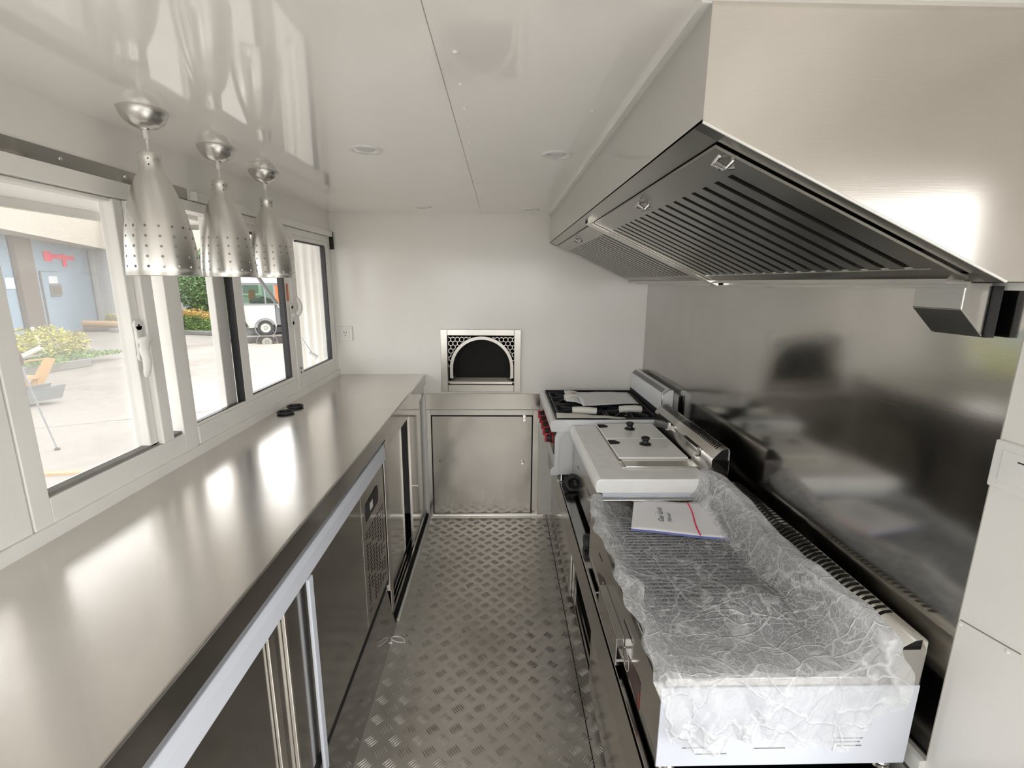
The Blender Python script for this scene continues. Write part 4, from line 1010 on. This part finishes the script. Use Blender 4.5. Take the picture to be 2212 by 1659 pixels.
obj('foliage', leaves(B(), 2600, blob((-12.15, 12.9, -.15), (.75, 1.2, .5)), .05, 9), 'leaf_y', h3)
obj('foliage_base', leaves(B(), 900, blob((-12.1, 12.9, -.42), (.8, 1.2, .2)), .05, 10), 'leaf_g', h3)
tr_ = thing('tree', (-13.7, 21.9, G), 'round leafy green tree behind the orange tipped hedge', 'tree')
obj('trunk', B().tube([(-13.7, 21.9, G), (-13.65, 21.9, .2), (-13.6, 21.9, .9), (-13.5, 21.9, 1.8)], [.12, .10, .08, .05], 10), 'bark', tr_, smooth=True)
obj('crown', leaves(B(), 5200, blob((-13.35, 22.0, 1.45), (1.05, 1.0, 1.35)), .075, 12), 'leaf_d', tr_)
obj('crown_highlights', leaves(B(), 2200, blob((-12.95, 22.0, 1.1), (.95, .9, 1.35)), .07, 13), 'leaf_g', tr_)
def kerb(name, pts, label, wd=.25, h=.16):
    b = B()
    for p, q in zip(pts, pts[1:]): wallq(b, p, q, G, G+h, wd)
    return tag(obj(name, b, 'kerb', bev=.02), label, 'kerb')
kerb('kerb', [(-16.5, 20.5), (-13.3, 19.98), (-10.95, 19.3)], 'long concrete kerb in front of the far hedge')
kerb('kerb', [(-12.5, 9.4), (-10.95, 11.0), (-10.55, 12.4), (-11.6, 13.5)], 'concrete kerb around the near planting bed', .22, .2)
tag(obj('bed_grass', leaves(B(), 2600, lambda r: ((lambda u, v: (-12.3+u*1.6, 10.6+v*2.6+u*.6, G+.17+r.random()*.08))(r.random(), r.random())), .05, 21), 'leaf_g'), 'short green grass at the foot of the near shrub', 'grass', kind='stuff')
lp = thing('log_pile', (-17.5, 20.8, G), 'stack of weathered logs lying by the blue wall', 'logs')
for k, (o, z, L) in enumerate(((0, .13, 1.1), (.05, .13, .9), (0.02, .36, 1.7))):
    y = 20.75+(.28 if k == 1 else 0)
    obj('log', B().cyl((-17.7, y, G+z), (-17.7+L, y+.35, G+z-.06*(k == 2)), .12, 12), 'wood' if k == 2 else 'bark', lp, smooth=True)
tag(obj('white_post', B().tube([(-11.95, 12.75, G), (-12.45, 13.0, .32)], .045, 8), 'truck'), 'leaning white post beside the near shrub', 'post')
# wooden trestle with orange board, sheet metal trough
ch = thing('wooden_frame', (-9.2, 9.3, G), 'broken wooden frame with orange board in the yard at the left', 'wooden frame')
obj('board', B().add([(-9.15, 9.25, -.45), (-9.0, 9.42, -.42), (-8.85, 9.6, .05), (-8.98, 9.48, .06)], [(0, 1, 2, 3)]), 'wood', ch, solid=.03)
obj('batten', B().tube([(-9.35, 9.15, .02), (-9.0, 9.5, .28)], .045, 6), 'truck', ch)
obj('batten', B().tube([(-9.3, 9.2, .02), (-8.92, 9.55, .06)], .016, 6), 'wood', ch)
obj('seat_board', B().box(-9.55, -9.0, 9.0, 9.35, -.30, -.24), 'wood', ch)
obj('white_wrap', B().box(-9.5, -9.1, 8.95, 9.15, -.38, -.30), 'paper', ch)
for dx, dy in ((-.5, 0), (-.1, -.2), (-.45, .3), (0, .1)): obj('leg', B().cyl((-9.05+dx, 9.25+dy, G), (-9.05+dx, 9.25+dy, -.28), .03, 8), 'wood', ch)
b = B().prism([(8.0, -.62+.03), (8.8, -.58), (8.82, -.28), (8.0, -.40)], 0, -8.9, -8.88)
tr2 = B(); a, c_ = Vector((-8.75, 7.75)), Vector((-7.93, 8.58))
for o in (0, .35):
    tr2.add([(a.x-o, a.y+o*.3, G+.02), (c_.x-o, c_.y+o*.3, G+.1), (c_.x+.06-o, c_.y+.06+o*.3, -.26), (a.x-o, a.y+o*.3, -.38)], [(0, 1, 2, 3)])
tr2.add([(a.x, a.y, G+.02), (c_.x, c_.y, G+.1), (c_.x-.35, c_.y+.1, G+.1), (a.x-.35, a.y+.1, G+.02)], [(0, 1, 2, 3)])
tag(obj('metal_trough', tr2, 'gtray', solid=.015), 'grey sheet metal trough lying in the yard at the left', 'trough')
tp = thing('light_stand', (-6.0, 5.9, G), 'thin grey tripod stand outside the nearest window pane', 'tripod')
hub = Vector((-5.96, 5.96, .62))
for q in ((-5.82, 6.09), (-6.4, 5.9), (-6.0, 5.45)):
    lg = obj('leg', B().tube([hub, Vector((q[0], q[1], G+.02))], [.014, .009], 8), 'grey', tp, smooth=True)
    obj('foot', B().lathe([(.03, 0), (.032, .02), (.012, .035)], (q[0], q[1], G), 2, 12, True, True), 'black', lg)
obj('pole', B().tube([hub-Vector((0, 0, .3)), hub+Vector((-.06, -.06, .55))], .014, 8), 'grey', tp, smooth=True)
obj('hub', B().lathe([(.05, -.06), (.055, 0), (.04, .08)], tuple(hub), 2, 14, True, True), 'maroon', tp, smooth=True)
obj('crank', B().tube([hub, hub+Vector((.16, .17, .04))], .010, 8), 'grey', tp)
tag(obj('wood_plank', B().add([(-5.55, 5.16, G+.001), (-4.55, 5.30, G+.001), (-4.56, 5.37, G+.001), (-5.56, 5.23, G+.001), (-5.55, 5.16, G+.03), (-4.55, 5.30, G+.03), (-4.56, 5.37, G+.03), (-5.56, 5.23, G+.03)], [(0, 3, 2, 1), (4, 5, 6, 7), (0, 1, 5, 4), (1, 2, 6, 5), (2, 3, 7, 6), (3, 0, 4, 7)]), 'wood'), 'pale wooden plank lying on the concrete just outside', 'plank')
# puddles
def pud(cx, cy, rx, ry, lab, seed):
    pts = [(cx+rx*(1+.12*sin(3*a+seed)+.06*sin(7*a))*cos(a), cy+ry*(1+.15*sin(4*a+seed))*sin(a), G+.003) for a in [k*2*pi/48 for k in range(48)]]
    return tag(obj('puddle', B().add(pts, [tuple(range(48))]), 'puddle'), lab, 'puddle')
pud(-8.6, 18.15, 2.0, 1.1, 'shallow puddle mirroring the wheel of the cream food truck', 1)
M['damp'] = paint('damp_concrete', (.27, .25, .215), .6)
def damp(cx, cy, rx, ry, sd_, ang):
    pts = []
    for k in range(40):
        a = k*2*pi/40; r = 1+.15*sin(3*a+sd_)+.1*sin(5*a); x, y = rx*r*cos(a), ry*r*sin(a)
        pts.append((cx+x*cos(ang)-y*sin(ang), cy+x*sin(ang)+y*cos(ang), G+.002))
    return obj('damp_stain', B().add(pts, [tuple(range(40))]), 'damp', ex)
damp(-5.7, 7.75, .75, .22, 1, .5); damp(-7.6, 12.2, .9, .12, 2, .4); damp(-6.6, 13.4, .8, .10, 4, .4); damp(-9.0, 14.5, .7, .1, 6, .4)
# food truck
TD = Vector((.9, .43)).normalized(); TN = Vector((-TD.y, TD.x)); T0 = Vector((-10.25, 19.47))
def tbx(t0, t1, o0, o1, z0, z1, b=None):
    b = b or B(); q = [T0+TD*t0+TN*o0, T0+TD*t1+TN*o0, T0+TD*t1+TN*o1, T0+TD*t0+TN*o1]
    return b.add([(v.x, v.y, z) for z in (z0, z1) for v in q], [(0, 3, 2, 1), (4, 5, 6, 7), (0, 1, 5, 4), (1, 2, 6, 5), (2, 3, 7, 6), (3, 0, 4, 7)])
tk_ = thing('food_truck', (T0.x, T0.y, G), 'cream food truck with green glass and one visible wheel across the yard', 'food truck')
b = B(); 
wcx, wr = .72, .40
pts = [(.06, -.28), (wcx-wr-.02, -.28)]+[(wcx-wr*cos(pi*k/12), -.32+wr*sin(pi*k/12)) for k in range(1, 12)]+[(wcx+wr+.02, -.28), (1.12, .05), (1.12, .62), (.0, .66)]
vs = [(T0.x+TD.x*p[0]+TN.x*o, T0.y+TD.y*p[0]+TN.y*o, p[1]) for o in (0, 1.6) for p in pts]; m_ = len(pts)
b.add(vs, [tuple(range(m_)), tuple(range(m_, 2*m_))]+[(i, (i+1) % m_, m_+(i+1) % m_, m_+i) for i in range(m_)])
obj('lower_body', b, 'truck', tk_)
obj('cab', tbx(1.14, 3.2, .05, 1.6, -.2, .62), 'gtray', tk_)
obj('roof', tbx(-.1, 3.2, -.06, 1.7, 1.50, 2.5), 'truck', tk_)
for t in (-.02, .78, 1.12, 1.9): obj('pillar', tbx(t, t+.05, 0, .05, .62, 1.5), 'grey', tk_)
obj('sill', tbx(-.05, 3.0, -.02, .04, .62, .68), 'grey', tk_); obj('header', tbx(-.05, 3.0, -.02, .04, 1.42, 1.5), 'grey', tk_)
obj('window_pane', tbx(.03, 1.12, .02, .03, .68, 1.42), 'glass_g', tk_)
obj('orange_panel', tbx(1.18, 3.0, .03, .08, .68, 1.42), 'orange', tk_)
obj('orange_interior', tbx(.2, .45, .8, .9, .66, 1.2), 'orange', tk_); obj('clutter', leaves(B(), 500, blob(((T0+TD*.7+TN*.6).x, (T0+TD*.7+TN*.6).y, .75), (.5, .3, .16)), .06, 31), 'kerb', tk_)
wc = T0+TD*wcx+TN*.04
ax = TN
def wheelring(r0, r1, o0, o1, mat, name, par):
    b = B(); n = 32
    for (o, r) in ((o0, r0), (o0, r1), (o1, r1), (o1, r0)):
        for k in range(n):
            a = 2*pi*k/n; p = wc+TD*(r*cos(a))+TN*o; b.v.append((p.x, p.y, -.30+r*sin(a)))
    for i in range(4):
        for k in range(n): b.f.append((i*n+k, i*n+(k+1) % n, ((i+1) % 4)*n+(k+1) % n, ((i+1) % 4)*n+k))
    return obj(name, b, mat, par, smooth=False)
wh = wheelring(.19, .295, -.06, .14, 'tyre', 'wheel', tk_)
wheelring(.0, .19, -.02, .0, 'truck', 'hubcap', wh); wheelring(.05, .08, -.035, -.02, 'grey', 'hub_ring', wh)
wheelring(.365, .40, -.09, .02, 'grey', 'wheel_arch', tk_)
obj('tow_bar', tbx(-.2, .55, .2, .3, -.52, -.30), 'gtray', tk_); obj('chassis', tbx(1.0, 3.0, .1, 1.5, -.5, -.3), 'tyre', tk_)
obj('side_lever', B().tube([(T0.x-.02, T0.y-.08, .62), (T0.x-.0, T0.y-.08, .0), (T0.x+.12, T0.y-.05, -.25)], .05, 8), 'tyre', tk_)
